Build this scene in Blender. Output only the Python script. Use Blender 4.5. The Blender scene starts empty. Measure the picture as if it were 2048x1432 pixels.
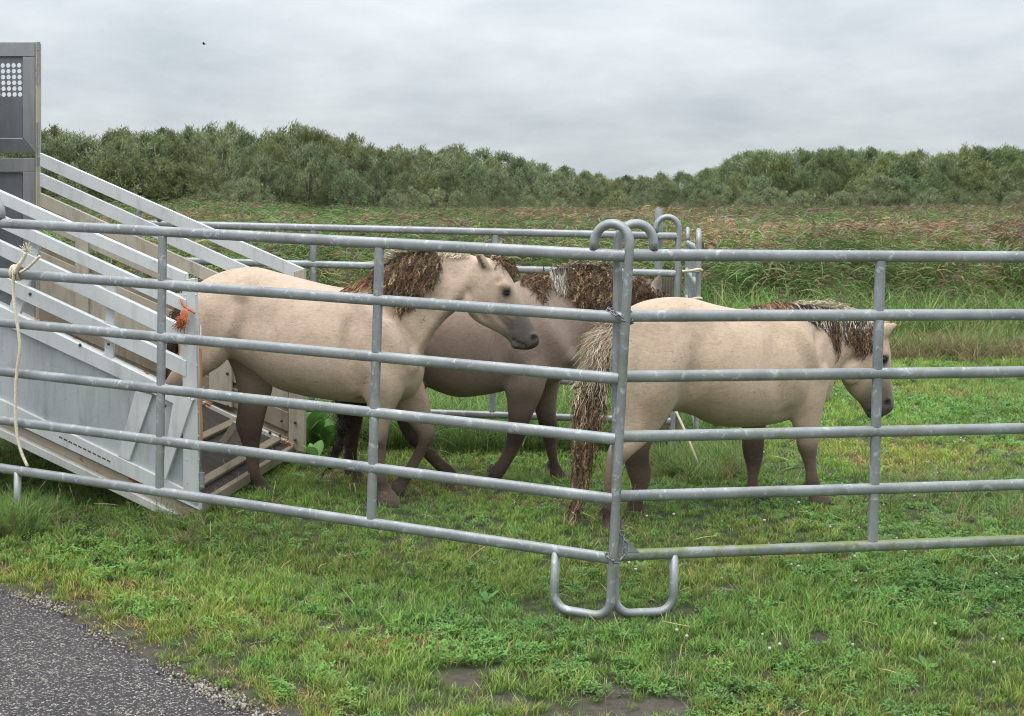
import bpy, bmesh, math, random
import numpy as np
from mathutils import Vector, Matrix
from mathutils.bvhtree import BVHTree
from mathutils.kdtree import KDTree

rng = np.random.default_rng(7)
random.seed(7)
SC = bpy.context.scene
COL = SC.collection

# ------------------------------------------------------------------ camera, sky, sun, exposure
F, CX, CY, EYE = 2900.0, 1024.0, 716.0, 1.77
PITCH = math.atan(308.0 / F)
cam_d = bpy.data.cameras.new("camera")
cam = bpy.data.objects.new("camera", cam_d)
COL.objects.link(cam)
cam.location = (0, 0, EYE)
cam.rotation_euler = (math.pi / 2 - PITCH, 0, 0)
cam_d.sensor_width = 36.0
cam_d.lens = 36.0 * F / 2048.0
cam_d.clip_start = 0.1
cam_d.clip_end = 5000
SC.camera = cam

SUN_EL, SUN_AZ = math.radians(66), math.radians(215)      # high in the cloud, behind the camera and to the left
world = bpy.data.worlds.new("World")
SC.world = world
world.use_nodes = True
wt = world.node_tree
wt.nodes.clear()
def wn(t, **k):
    n = wt.nodes.new(t)
    for a, b in k.items():
        setattr(n, a, b)
    return n
w_out = wn("ShaderNodeOutputWorld")
w_bg = wn("ShaderNodeBackground")
w_bg.inputs["Strength"].default_value = 0.12
w_sky = wn("ShaderNodeTexSky", sky_type='NISHITA')
w_sky.sun_disc = False
w_sky.sun_elevation = SUN_EL
w_sky.sun_rotation = SUN_AZ
w_tc = wn("ShaderNodeTexCoord")
w_sep = wn("ShaderNodeSeparateXYZ")
wt.links.new(w_tc.outputs["Generated"], w_sep.inputs[0])
w_add = wn("ShaderNodeMath", operation='ADD'); w_add.inputs[1].default_value = 0.22
w_abs = wn("ShaderNodeMath", operation='ABSOLUTE')
wt.links.new(w_sep.outputs["Z"], w_abs.inputs[0]); wt.links.new(w_abs.outputs[0], w_add.inputs[0])
w_dx = wn("ShaderNodeMath", operation='DIVIDE'); w_dy = wn("ShaderNodeMath", operation='DIVIDE')
wt.links.new(w_sep.outputs["X"], w_dx.inputs[0]); wt.links.new(w_add.outputs[0], w_dx.inputs[1])
wt.links.new(w_sep.outputs["Y"], w_dy.inputs[0]); wt.links.new(w_add.outputs[0], w_dy.inputs[1])
w_cmb = wn("ShaderNodeCombineXYZ")
wt.links.new(w_dx.outputs[0], w_cmb.inputs[0]); wt.links.new(w_dy.outputs[0], w_cmb.inputs[1])
w_map = wn("ShaderNodeMapping"); w_map.inputs["Scale"].default_value = (2.1, 1.9, 1); w_map.inputs["Location"].default_value = (3.1, 1.7, 0)
wt.links.new(w_cmb.outputs[0], w_map.inputs["Vector"])
w_n = wn("ShaderNodeTexNoise"); w_n.inputs["Scale"].default_value = 1.0; w_n.inputs["Detail"].default_value = 8; w_n.inputs["Roughness"].default_value = 0.56
w_n.inputs["Distortion"].default_value = 0.12
wt.links.new(w_map.outputs[0], w_n.inputs["Vector"])
w_rp = wn("ShaderNodeValToRGB")
w_rp.color_ramp.elements[0].position = 0.30; w_rp.color_ramp.elements[0].color = (4.2, 4.68, 5.02, 1)
w_rp.color_ramp.elements[1].position = 0.70; w_rp.color_ramp.elements[1].color = (6.25, 6.6, 6.85, 1)
wt.links.new(w_n.outputs["Fac"], w_rp.inputs[0])
w_mix = wn("ShaderNodeMix", data_type='RGBA'); w_mix.inputs[0].default_value = 0.97
wt.links.new(w_sky.outputs[0], w_mix.inputs[6]); wt.links.new(w_rp.outputs[0], w_mix.inputs[7])
# an overcast sky is brighter overhead than at the horizon (CIE overcast sky)
w_cl = wn("ShaderNodeMath", operation='MAXIMUM'); w_cl.inputs[1].default_value = 0.0
wt.links.new(w_sep.outputs["Z"], w_cl.inputs[0])
w_cie = wn("ShaderNodeMath", operation='MULTIPLY_ADD'); w_cie.inputs[1].default_value = 2.4; w_cie.inputs[2].default_value = 0.72
wt.links.new(w_cl.outputs[0], w_cie.inputs[0])
w_vm = wn("ShaderNodeVectorMath", operation='SCALE')
wt.links.new(w_mix.outputs[2], w_vm.inputs[0]); wt.links.new(w_cie.outputs[0], w_vm.inputs["Scale"])
wt.links.new(w_vm.outputs[0], w_bg.inputs["Color"])
wt.links.new(w_bg.outputs[0], w_out.inputs["Surface"])

sun_d = bpy.data.lights.new("sun", 'SUN')
sun_d.energy = 1.5
sun_d.angle = math.radians(42)
sun_d.color = (1.0, 0.965, 0.91)
sun = bpy.data.objects.new("sun", sun_d)
COL.objects.link(sun)
sv = Vector((math.sin(SUN_AZ) * math.cos(SUN_EL), math.cos(SUN_AZ) * math.cos(SUN_EL), math.sin(SUN_EL)))
sun.rotation_euler = sv.to_track_quat('Z', 'Y').to_euler()
sun.location = (0, -5, 30)

SC.view_settings.view_transform = 'Standard'
SC.view_settings.look = 'None'
SC.view_settings.exposure = 0.28
SC.cycles.filter_width = 1.05
SC.view_settings.gamma = 1.0
SC.view_settings.use_curve_mapping = False
SC.render.engine = 'CYCLES'
SC.cycles.max_bounces = 6
SC.cycles.diffuse_bounces = 2
SC.cycles.glossy_bounces = 2
SC.cycles.transmission_bounces = 3
SC.cycles.use_denoising = True
SC.cycles.use_adaptive_sampling = False
try:
    SC.cycles.denoiser = 'OPENIMAGEDENOISE'
    SC.cycles.denoising_prefilter = 'ACCURATE'
except Exception:
    pass

# ------------------------------------------------------------------ pixel and place helpers
CP, SP = math.cos(PITCH), math.sin(PITCH)
CAM = np.array([0.0, 0.0, EYE])
def ray(u, v):
    xc, yc = (u - CX) / F, (CY - v) / F
    return np.array([xc, CP + yc * SP, -SP + yc * CP])
def at_y(u, v, Y):
    d = ray(u, v)
    return CAM + d * (Y / d[1])
def on_plane(u, v, P, N):
    d = ray(u, v)
    return CAM + d * (np.dot(np.asarray(P) - CAM, N) / np.dot(d, N))
def smooth(a, b, x):
    t = np.clip((np.asarray(x, float) - a) / (b - a), 0, 1)
    return t * t * (3 - 2 * t)
def gz(x, y):
    x = np.asarray(x, float); y = np.asarray(y, float)
    left = 0.13 * smooth(-0.3, -3.0, x) * (1 - smooth(11, 17, y))
    bump = (0.012 * np.sin(x * 1.7 + 0.6 * y) + 0.010 * np.sin(2.3 * y - 1.1 * x + 1.0)) * (1 - smooth(20, 40, y))
    marsh = -0.30 * smooth(22, 90, y)
    pond = -0.35 * smooth(118, 126, y) * (1 - smooth(176, 182, y)) * smooth(-95, -85, x) * (1 - smooth(-18, -10, x))
    return left + bump + marsh + pond
def on_ground(u, v):
    Y = 8.0
    for _ in range(30):
        p = at_y(u, v, Y)
        d = ray(u, v)
        t = (float(gz(p[0], p[1])) - EYE) / d[2]
        Y = 0.5 * Y + 0.5 * d[1] * t
    return at_y(u, v, Y)
def nrm(a):
    a = np.asarray(a, float)
    return a / (np.linalg.norm(a) + 1e-12)
def in_poly(px, py, poly):
    inside = np.zeros(len(px), bool)
    n = len(poly)
    for i in range(n):
        x1, y1 = poly[i]; x2, y2 = poly[(i + 1) % n]
        c = ((y1 > py) != (y2 > py)) & (px < (x2 - x1) * (py - y1) / (y2 - y1 + 1e-12) + x1)
        inside ^= c
    return inside

# ------------------------------------------------------------------ object helpers
def org(o):
    p = np.zeros(3)
    while o is not None:
        p += np.array(o.location); o = o.parent
    return p
def tag(o, label, cat=None, group=None, kind=None):
    o["label"] = label
    if cat: o["category"] = cat
    if group: o["group"] = group
    if kind: o["kind"] = kind
    return o
def thing(name, loc, label, cat, group=None):
    o = bpy.data.objects.new(name, None)
    o.empty_display_size = 0.2
    o.location = tuple(float(c) for c in loc)
    COL.objects.link(o)
    return tag(o, label, cat, group)
class MB:
    def __init__(self):
        self.v, self.f, self.c = [], [], []
    def add(self, v, f, col=(1, 1, 1)):
        b = len(self.v)
        self.v.extend([tuple(map(float, p)) for p in v])
        self.f.extend([tuple(b + i for i in q) for q in f])
        col = np.asarray(col, float)
        if col.ndim == 1:
            self.c.extend([tuple(col[:3])] * len(v))
        else:
            self.c.extend([tuple(c[:3]) for c in col])
        return self
    def mesh(self, name, off=(0, 0, 0), smooth_=True, mat=None):
        me = bpy.data.meshes.new(name)
        v = np.asarray(self.v, float) - np.asarray(off, float)
        me.from_pydata(v.tolist(), [], self.f)
        a = me.color_attributes.new("Col", 'FLOAT_COLOR', 'POINT')
        arr = np.ones((len(self.v), 4), np.float32); arr[:, :3] = np.asarray(self.c, np.float32)
        a.data.foreach_set("color", arr.ravel())
        if smooth_:
            me.polygons.foreach_set("use_smooth", np.ones(len(me.polygons), bool))
        if mat: me.materials.append(mat)
        me.update()
        return me
    def build(self, name, mat, parent=None, smooth_=True, sharp=None):
        me = self.mesh(name, org(parent) if parent is not None else (0, 0, 0), smooth_, mat)
        if sharp is not None and smooth_:
            me.set_sharp_from_angle(angle=math.radians(sharp))
        o = bpy.data.objects.new(name, me)
        COL.objects.link(o)
        o.parent = parent
        return o
    # -- shapes
    def prism(self, pts, ext, col=(1, 1, 1), bevel=0.0):
        pts = [np.asarray(p, float) for p in pts]; ext = np.asarray(ext, float); n = len(pts)
        nn = np.zeros(3)
        for i in range(n):
            nn += np.cross(pts[i], pts[(i + 1) % n])
        if np.dot(nn, ext) > 0: pts = pts[::-1]
        if bevel > 0:
            c = sum(pts) / n
            ins = []
            for i in range(n):
                a, b, d = pts[i - 1], pts[i], pts[(i + 1) % n]
                ins.append(b + nrm(nrm(a - b) + nrm(d - b)) * bevel * 1.2)
            e = nrm(ext) * bevel
            rings = [ins, [p + e for p in pts], [p + ext - e for p in pts], [p + ext for p in ins]]
        else:
            rings = [pts, [p + ext for p in pts]]
        V = [p for r in rings for p in r]
        Fc = [tuple(range(n))]
        for r in range(len(rings) - 1):
            for i in range(n):
                j = (i + 1) % n
                Fc.append((r * n + i, (r + 1) * n + i, (r + 1) * n + j, r * n + j))
        k = (len(rings) - 1) * n
        Fc.append(tuple(k + i for i in reversed(range(n))))
        return self.add(V, Fc, col)
    def box(self, c, ax, half, col=(1, 1, 1), bevel=0.004):
        c = np.asarray(c, float); X, Y, Z = [nrm(a) for a in ax]
        hx, hy, hz = half
        p = [c - X * hx - Y * hy - Z * hz, c + X * hx - Y * hy - Z * hz, c + X * hx + Y * hy - Z * hz, c - X * hx + Y * hy - Z * hz]
        return self.prism(p, Z * 2 * hz, col, min(bevel, 0.4 * min(half)))
    def tube(self, pts, r, n=10, col=(1, 1, 1), cap=True, flat=1.0, up=None):
        P = np.asarray(pts, float); m = len(P)
        R = np.full(m, r, float) if np.isscalar(r) else np.asarray(r, float)
        T = np.gradient(P, axis=0); T /= (np.linalg.norm(T, axis=1)[:, None] + 1e-12)
        ref = np.asarray(up, float) if up is not None else (np.array([0, 0, 1.0]) if abs(T[0][2]) < 0.9 else np.array([0.3, 1.0, 0]))
        V = []
        u = nrm(ref - np.dot(ref, T[0]) * T[0])
        for i in range(m):
            u = nrm(u - np.dot(u, T[i]) * T[i]); w = np.cross(T[i], u)
            for k in range(n):
                a = 2 * math.pi * k / n
                V.append(P[i] + R[i] * (math.cos(a) * u + math.sin(a) * flat * w))
        Fc = []
        for i in range(m - 1):
            for k in range(n):
                j = (k + 1) % n
                Fc.append((i * n + k, i * n + j, (i + 1) * n + j, (i + 1) * n + k))
        if cap:
            Fc.append(tuple(reversed(range(n)))); Fc.append(tuple((m - 1) * n + k for k in range(n)))
        c = np.asarray(col, float)
        if c.ndim == 2: c = np.repeat(c, n, axis=0)
        return self.add(V, Fc, c)
    def ribbon(self, pts, w, side, col=(1, 1, 1)):
        P = np.asarray(pts, float); m = len(P)
        W = np.full(m, w, float) if np.isscalar(w) else np.asarray(w, float)
        s = np.asarray(side, float)
        S = s[None, :].repeat(m, 0) if s.ndim == 1 else s
        V = np.empty((2 * m, 3)); V[0::2] = P - S * W[:, None] / 2; V[1::2] = P + S * W[:, None] / 2
        Fc = [(2 * i, 2 * i + 1, 2 * i + 3, 2 * i + 2) for i in range(m - 1)]
        c = np.asarray(col, float)
        if c.ndim == 2: c = np.repeat(c, 2, axis=0)
        return self.add(V, Fc, c)
    def ball(self, c, r, col=(1, 1, 1), nu=8, nv=6, ax=None):
        c = np.asarray(c, float); r = np.asarray(r, float) * np.ones(3)
        V, Fc = [], []
        for i in range(nv + 1):
            t = math.pi * i / nv
            for k in range(nu):
                a = 2 * math.pi * k / nu
                q = np.array([r[0] * math.sin(t) * math.cos(a), r[1] * math.sin(t) * math.sin(a), r[2] * math.cos(t)])
                if ax is not None: q = q[0] * ax[0] + q[1] * ax[1] + q[2] * ax[2]
                V.append(c + q)
        for i in range(nv):
            for k in range(nu):
                j = (k + 1) % nu
                Fc.append((i * nu + k, (i + 1) * nu + k, (i + 1) * nu + j, i * nu + j))
        return self.add(V, Fc, col)
def spline(pts, n=8):
    P = np.asarray(pts, float)
    Q = np.vstack([2 * P[0] - P[1], P, 2 * P[-1] - P[-2]])
    out = []
    for i in range(1, len(Q) - 2):
        p0, p1, p2, p3 = Q[i - 1], Q[i], Q[i + 1], Q[i + 2]
        for k in range(n):
            t = k / n
            out.append(0.5 * ((2 * p1) + (-p0 + p2) * t + (2 * p0 - 5 * p1 + 4 * p2 - p3) * t * t + (-p0 + 3 * p1 - 3 * p2 + p3) * t ** 3))
    out.append(Q[-2])
    return np.array(out)

# ------------------------------------------------------------------ materials
def new_mat(name):
    m = bpy.data.materials.new(name); m.use_nodes = True
    nt = m.node_tree; b = nt.nodes["Principled BSDF"]
    return m, nt, b
def nd(nt, t, ins=None, **k):
    n = nt.nodes.new(t)
    for a, v in k.items(): setattr(n, a, v)
    for a, v in (ins or {}).items():
        if hasattr(v, "node"): nt.links.new(v, n.inputs[a])
        else: n.inputs[a].default_value = v
    return n
def ramp(nt, fac, stops):
    r = nt.nodes.new("ShaderNodeValToRGB")
    while len(r.color_ramp.elements) < len(stops): r.color_ramp.elements.new(0.5)
    for e, (p, c) in zip(r.color_ramp.elements, stops):
        e.position = p; e.color = (*c, 1) if len(c) == 3 else c
    nt.links.new(fac, r.inputs[0])
    return r.outputs[0]
def mixc(nt, fac, a, b, mode='MIX'):
    n = nt.nodes.new("ShaderNodeMix"); n.data_type = 'RGBA'; n.blend_type = mode
    for s, v in ((0, fac), (6, a), (7, b)):
        if hasattr(v, "node"): nt.links.new(v, n.inputs[s])
        else: n.inputs[s].default_value = v if not isinstance(v, tuple) or len(v) == 4 else (*v, 1)
    return n.outputs[2]
def noise(nt, scale, detail=4, rough=0.55, vec=None, dist=0.0):
    n = nd(nt, "ShaderNodeTexNoise", {"Scale": scale, "Detail": detail, "Roughness": rough, "Distortion": dist})
    if vec is not None: nt.links.new(vec, n.inputs["Vector"])
    return n.outputs["Fac"]
def objco(nt):
    return nd(nt, "ShaderNodeTexCoord").outputs["Object"]
def bump(nt, b, h, strength=0.3, dist=0.01):
    n = nd(nt, "ShaderNodeBump", {"Strength": strength, "Distance": dist, "Height": h})
    nt.links.new(n.outputs[0], b.inputs["Normal"])

def galv(name, moss=0.0):
    m, nt, b = new_mat(name)
    co = objco(nt)
    mp = nd(nt, "ShaderNodeMapping", {"Vector": co, "Scale": (1, 1, 1)})
    n1 = noise(nt, 26, 4, 0.62, co, 0.8)
    n2 = noise(nt, 5, 4, 0.6, co)
    n3 = noise(nt, 140, 2, 0.5, co)
    base = ramp(nt, n2, [(0.3, (0.225, 0.236, 0.242)), (0.7, (0.37, 0.382, 0.386))])
    spots = ramp(nt, n1, [(0.58, (0, 0, 0)), (0.66, (1, 1, 1))])
    c = mixc(nt, nd(nt, 'ShaderNodeMath', {0: spots, 1: 0.8}, operation='MULTIPLY').outputs[0], base, (0.50, 0.525, 0.53))
    dark = ramp(nt, n3, [(0.28, (1, 1, 1)), (0.4, (0, 0, 0))])
    c = mixc(nt, nd(nt, "ShaderNodeMath", {0: dark, 1: 0.35}, operation='MULTIPLY').outputs[0], c, (0.12, 0.13, 0.14))
    if moss > 0:
        g = nd(nt, "ShaderNodeNewGeometry")
        z = nd(nt, "ShaderNodeSeparateXYZ", {0: g.outputs["Normal"]}).outputs["Z"]
        up = ramp(nt, z, [(0.35, (0, 0, 0)), (0.85, (1, 1, 1))])
        nn = noise(nt, 4.0, 6, 0.65, co)
        msk = ramp(nt, nn, [(0.60 - moss * 0.22, (0, 0, 0)), (0.70 - moss * 0.18, (1, 1, 1))])
        side = ramp(nt, noise(nt, 18, 5, 0.7, co), [(0.45, (0.1, 0.1, 0.1)), (0.62, (0.9, 0.9, 0.9))])
        mm = nd(nt, "ShaderNodeMath", {0: nd(nt, "ShaderNodeMath", {0: up, 1: side}, operation='MAXIMUM').outputs[0], 1: msk}, operation='MULTIPLY').outputs[0]
        c = mixc(nt, nd(nt, "ShaderNodeMath", {0: mm, 1: min(0.9, 0.75 * moss)}, operation='MULTIPLY').outputs[0], c, (0.17, 0.20, 0.05))
    nt.links.new(c, b.inputs["Base Color"])
    b.inputs["Metallic"].default_value = 0.55
    rr = ramp(nt, n1, [(0.3, (0.42, 0.42, 0.42)), (0.7, (0.6, 0.6, 0.6))])
    nt.links.new(rr, b.inputs["Roughness"])
    bump(nt, b, n1, 0.12, 0.004)
    return m
def alu(name, c1, c2, metallic=0.25, dirt=0.3, rust=0.0, rough=0.5, dirtcol=(0.16, 0.13, 0.09)):
    m, nt, b = new_mat(name)
    co = objco(nt)
    n2 = noise(nt, 2.5, 5, 0.6, co)
    st = nd(nt, "ShaderNodeMapping", {"Vector": co, "Scale": (9, 9, 1.2)}).outputs[0]
    n3 = noise(nt, 2.2, 5, 0.65, st)
    c = ramp(nt, n2, [(0.3, c1), (0.7, c2)])
    d = ramp(nt, n3, [(0.5, (0, 0, 0)), (0.75, (1, 1, 1))])
    c = mixc(nt, nd(nt, "ShaderNodeMath", {0: d, 1: dirt}, operation='MULTIPLY').outputs[0], c, dirtcol)
    sp = ramp(nt, noise(nt, 70, 3, 0.6, co), [(0.66, (0, 0, 0)), (0.72, (1, 1, 1))])
    c = mixc(nt, nd(nt, "ShaderNodeMath", {0: sp, 1: dirt}, operation='MULTIPLY').outputs[0], c, (0.10, 0.085, 0.06))
    spl = ramp(nt, noise(nt, 15, 7, 0.78, co, 0.6), [(0.60, (0, 0, 0)), (0.68, (1, 1, 1))])
    spz = ramp(nt, noise(nt, 1.6, 2, 0.5, co), [(0.42, (0, 0, 0)), (0.62, (1, 1, 1))])
    c = mixc(nt, nd(nt, "ShaderNodeMath", {0: nd(nt, "ShaderNodeMath", {0: spl, 1: spz}, operation='MULTIPLY').outputs[0], 1: min(0.7, dirt * 1.4)}, operation='MULTIPLY').outputs[0], c, (0.15, 0.115, 0.07))
    if rust > 0:
        r = ramp(nt, noise(nt, 5.5, 6, 0.7, co), [(0.70 - 0.1 * rust, (0, 0, 0)), (0.73 - 0.1 * rust, (1, 1, 1))])
        c = mixc(nt, r, c, (0.28, 0.09, 0.03))
    nt.links.new(c, b.inputs["Base Color"])
    b.inputs["Metallic"].default_value = metallic
    b.inputs["Roughness"].default_value = rough
    bump(nt, b, noise(nt, 30, 3, 0.5, co), 0.06, 0.004)
    return m
def plain(name, col, rough=0.7, metallic=0.0, nscale=0, namp=0.3, bumpd=0.0):
    m, nt, b = new_mat(name)
    if nscale:
        n = noise(nt, nscale, 5, 0.6, objco(nt))
        lo = tuple(c * (1 - namp) for c in col); hi = tuple(min(1, c * (1 + namp)) for c in col)
        nt.links.new(ramp(nt, n, [(0.3, lo), (0.7, hi)]), b.inputs["Base Color"])
        if bumpd: bump(nt, b, n, 0.5, bumpd)
    else:
        b.inputs["Base Color"].default_value = (*col, 1)
    b.inputs["Roughness"].default_value = rough
    b.inputs["Metallic"].default_value = metallic
    return m
def leafmat(name, attr_mode="Col", trans=0.25, rough=0.55, tint=None, objrand=False, spec=0.3):
    m, nt, b = new_mat(name)
    a = nd(nt, "ShaderNodeAttribute", attribute_name="Col")
    c = a.outputs["Color"]
    if tint:
        t = nd(nt, "ShaderNodeAttribute", attribute_name="tint", attribute_type='INSTANCER')
        c = mixc(nt, 1.0, c, t.outputs["Color"], 'MULTIPLY')
    if objrand:
        oi = nd(nt, "ShaderNodeObjectInfo")
        c = mixc(nt, 1.0, c, oi.outputs["Color"], 'MULTIPLY')
    nt.links.new(c, b.inputs["Base Color"])
    b.inputs["Roughness"].default_value = rough
    b.inputs["Specular IOR Level"].default_value = spec
    tr = nd(nt, "ShaderNodeBsdfTranslucent", {"Color": c})
    mx = nd(nt, "ShaderNodeMixShader", {0: trans, 1: b.outputs[0], 2: tr.outputs[0]})
    nt.links.new(mx.outputs[0], nt.nodes["Material Output"].inputs["Surface"])
    return m

M = {}
M['galv'] = galv("galvanised_steel")
M['galv_moss'] = galv("mossy_galvanised_steel", 1.3)
M['galv_lichen'] = galv("lichen_galvanised_steel", 0.5)
M['alu'] = alu("aluminium", (0.52, 0.53, 0.53), (0.67, 0.675, 0.67), 0.15, 0.30)
M['alu_sheet'] = alu("aluminium_sheet", (0.40, 0.42, 0.44), (0.52, 0.54, 0.555), 0.35, 0.45)
M['alu_cream'] = alu("dusty_aluminium", (0.36, 0.315, 0.235), (0.50, 0.455, 0.37), 0.1, 0.6)
M['alu_beam'] = alu("stained_aluminium", (0.47, 0.46, 0.43), (0.60, 0.59, 0.55), 0.15, 0.40, rust=1.15)
M['alu_tan'] = alu("tan_stained_aluminium", (0.30, 0.25, 0.19), (0.38, 0.33, 0.26), 0.1, 0.45, rust=1.2)
M['alu_dirty'] = alu("muddy_aluminium", (0.17, 0.135, 0.095), (0.31, 0.26, 0.195), 0.05, 0.95)
M['alu_dark'] = alu("brushed_door_metal", (0.16, 0.17, 0.18), (0.27, 0.28, 0.29), 0.6, 0.35, rough=0.42)
M['alu_frame'] = alu("door_frame_metal", (0.25, 0.26, 0.26), (0.36, 0.36, 0.36), 0.5, 0.25, rough=0.45)
M['bolt'] = plain("rusty_bolt", (0.06, 0.045, 0.035), 0.7)
M['rubber'] = plain("muddy_rubber", (0.038, 0.028, 0.023), 0.9, 0, 14, 0.5, 0.006)
M['inside'] = plain("trailer_inside", (0.06, 0.055, 0.05), 0.8)
M['white_rope'] = plain("cotton_rope", (0.62, 0.55, 0.42), 0.9, 0, 120, 0.25, 0.003)
M['orange'] = plain("orange_twine", (0.52, 0.15, 0.06), 0.85, 0, 60, 0.4)
M['chain'] = plain("dull_chain_steel", (0.20, 0.20, 0.20), 0.45, 0.8, 60, 0.3)
M['wood'] = None
M['eye'] = plain("dark_eye", (0.008, 0.006, 0.005), 0.08)
M['grass'] = leafmat("grass_blade", tint=True, trans=0.3)
M['reed'] = leafmat("reed_leaf", tint=True, trans=0.34)
M['leaf'] = leafmat("willow_leaf", trans=0.22, objrand=True, spec=0.2)
M['dock'] = leafmat("broad_leaf", trans=0.25)
M['straw'] = leafmat("straw", tint=True, trans=0.15)
def hairmat():
    m, nt, b = new_mat("horse_hair")
    a = nd(nt, "ShaderNodeAttribute", attribute_name="Col")
    nt.links.new(a.outputs["Color"], b.inputs["Base Color"])
    b.inputs["Roughness"].default_value = 0.75
    b.inputs["Specular IOR Level"].default_value = 0.2
    return m
M['hair'] = hairmat()
def coatmat():
    m, nt, b = new_mat("horse_coat")
    co = objco(nt)
    a = nd(nt, "ShaderNodeAttribute", attribute_name="Col").outputs["Color"]
    big = ramp(nt, noise(nt, 4.0, 5, 0.62, co, 0.4), [(0.28, (0.78, 0.755, 0.73)), (0.5, (1.0, 0.99, 0.98)), (0.72, (1.10, 1.10, 1.10))])
    c = mixc(nt, 1.0, a, big, 'MULTIPLY')
    fine = ramp(nt, noise(nt, 130, 4, 0.7, nd(nt, "ShaderNodeMapping", {"Vector": co, "Scale": (0.22, 1, 0.8), "Rotation": (0, 0.25, 0)}).outputs[0]), [(0.25, (0.80, 0.79, 0.78)), (0.75, (1.14, 1.14, 1.14))])
    c = mixc(nt, 1.0, c, fine, 'MULTIPLY')
    mud = ramp(nt, noise(nt, 34, 5, 0.72, nd(nt, "ShaderNodeMapping", {"Vector": co, "Scale": (0.6, 1, 1.3)}).outputs[0], 1.2), [(0.62, (0, 0, 0)), (0.665, (1, 1, 1))])
    c = mixc(nt, nd(nt, "ShaderNodeMath", {0: mud, 1: 0.65}, operation='MULTIPLY').outputs[0], c, (0.17, 0.10, 0.065))
    scr = ramp(nt, noise(nt, 9, 6, 0.75, nd(nt, "ShaderNodeMapping", {"Vector": co, "Scale": (1.0, 1.0, 3.2), "Rotation": (0, 0.5, 0)}).outputs[0], 0.8), [(0.54, (0, 0, 0)), (0.72, (1, 1, 1))])
    c = mixc(nt, nd(nt, "ShaderNodeMath", {0: scr, 1: 0.45}, operation='MULTIPLY').outputs[0], c, (0.27, 0.185, 0.13))
    nt.links.new(c, b.inputs["Base Color"])
    b.inputs["Roughness"].default_value = 0.72
    b.inputs["Specular IOR Level"].default_value = 0.22
    b.inputs["Sheen Weight"].default_value = 0.12
    b.inputs["Sheen Roughness"].default_value = 0.5
    hb = nd(nt, "ShaderNodeMath", {0: noise(nt, 170, 3, 0.7, nd(nt, "ShaderNodeMapping", {"Vector": co, "Scale": (1, 1, 0.3)}).outputs[0]), 1: noise(nt, 9, 4, 0.6, co)}, operation='ADD').outputs[0]
    bump(nt, b, hb, 0.34, 0.014)
    return m
M['coat'] = coatmat()
def woodmat():
    m, nt, b = new_mat("weathered_wood")
    co = objco(nt)
    st = nd(nt, "ShaderNodeMapping", {"Vector": co, "Scale": (30, 30, 2)}).outputs[0]
    n = noise(nt, 1.6, 6, 0.65, st)
    c = ramp(nt, n, [(0.3, (0.08, 0.065, 0.045)), (0.55, (0.19, 0.16, 0.11)), (0.75, (0.27, 0.23, 0.16))])
    g = ramp(nt, noise(nt, 7, 4, 0.6, co), [(0.5, (0, 0, 0)), (0.65, (0.5, 0.5, 0.5))])
    c = mixc(nt, g, c, (0.13, 0.15, 0.06))
    nt.links.new(c, b.inputs["Base Color"]); b.inputs["Roughness"].default_value = 0.9
    bump(nt, b, n, 0.6, 0.01)
    return m
M['wood'] = woodmat()
def groundmat():
    m, nt, b = new_mat("soil_and_turf")
    co = objco(nt)
    n = noise(nt, 1.3, 6, 0.65, co)
    n2 = noise(nt, 22, 5, 0.7, co)
    c = ramp(nt, n, [(0.3, (0.030, 0.042, 0.014)), (0.55, (0.045, 0.055, 0.020)), (0.75, (0.075, 0.066, 0.034))])
    c2 = ramp(nt, n2, [(0.35, (0.55, 0.55, 0.55)), (0.7, (1.3, 1.25, 1.2))])
    a = nd(nt, "ShaderNodeAttribute", attribute_name="Col").outputs["Color"]
    s = nd(nt, "ShaderNodeSeparateColor", {0: a}).outputs[0]
    soil = ramp(nt, n2, [(0.3, (0.035, 0.026, 0.020)), (0.7, (0.10, 0.078, 0.060))])
    c = mixc(nt, 1.0, c, c2, 'MULTIPLY')
    c = mixc(nt, s, c, soil)
    nt.links.new(c, b.inputs["Base Color"]); b.inputs["Roughness"].default_value = 0.95
    bump(nt, b, n2, 0.7, 0.03)
    return m
M['ground'] = groundmat()
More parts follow.
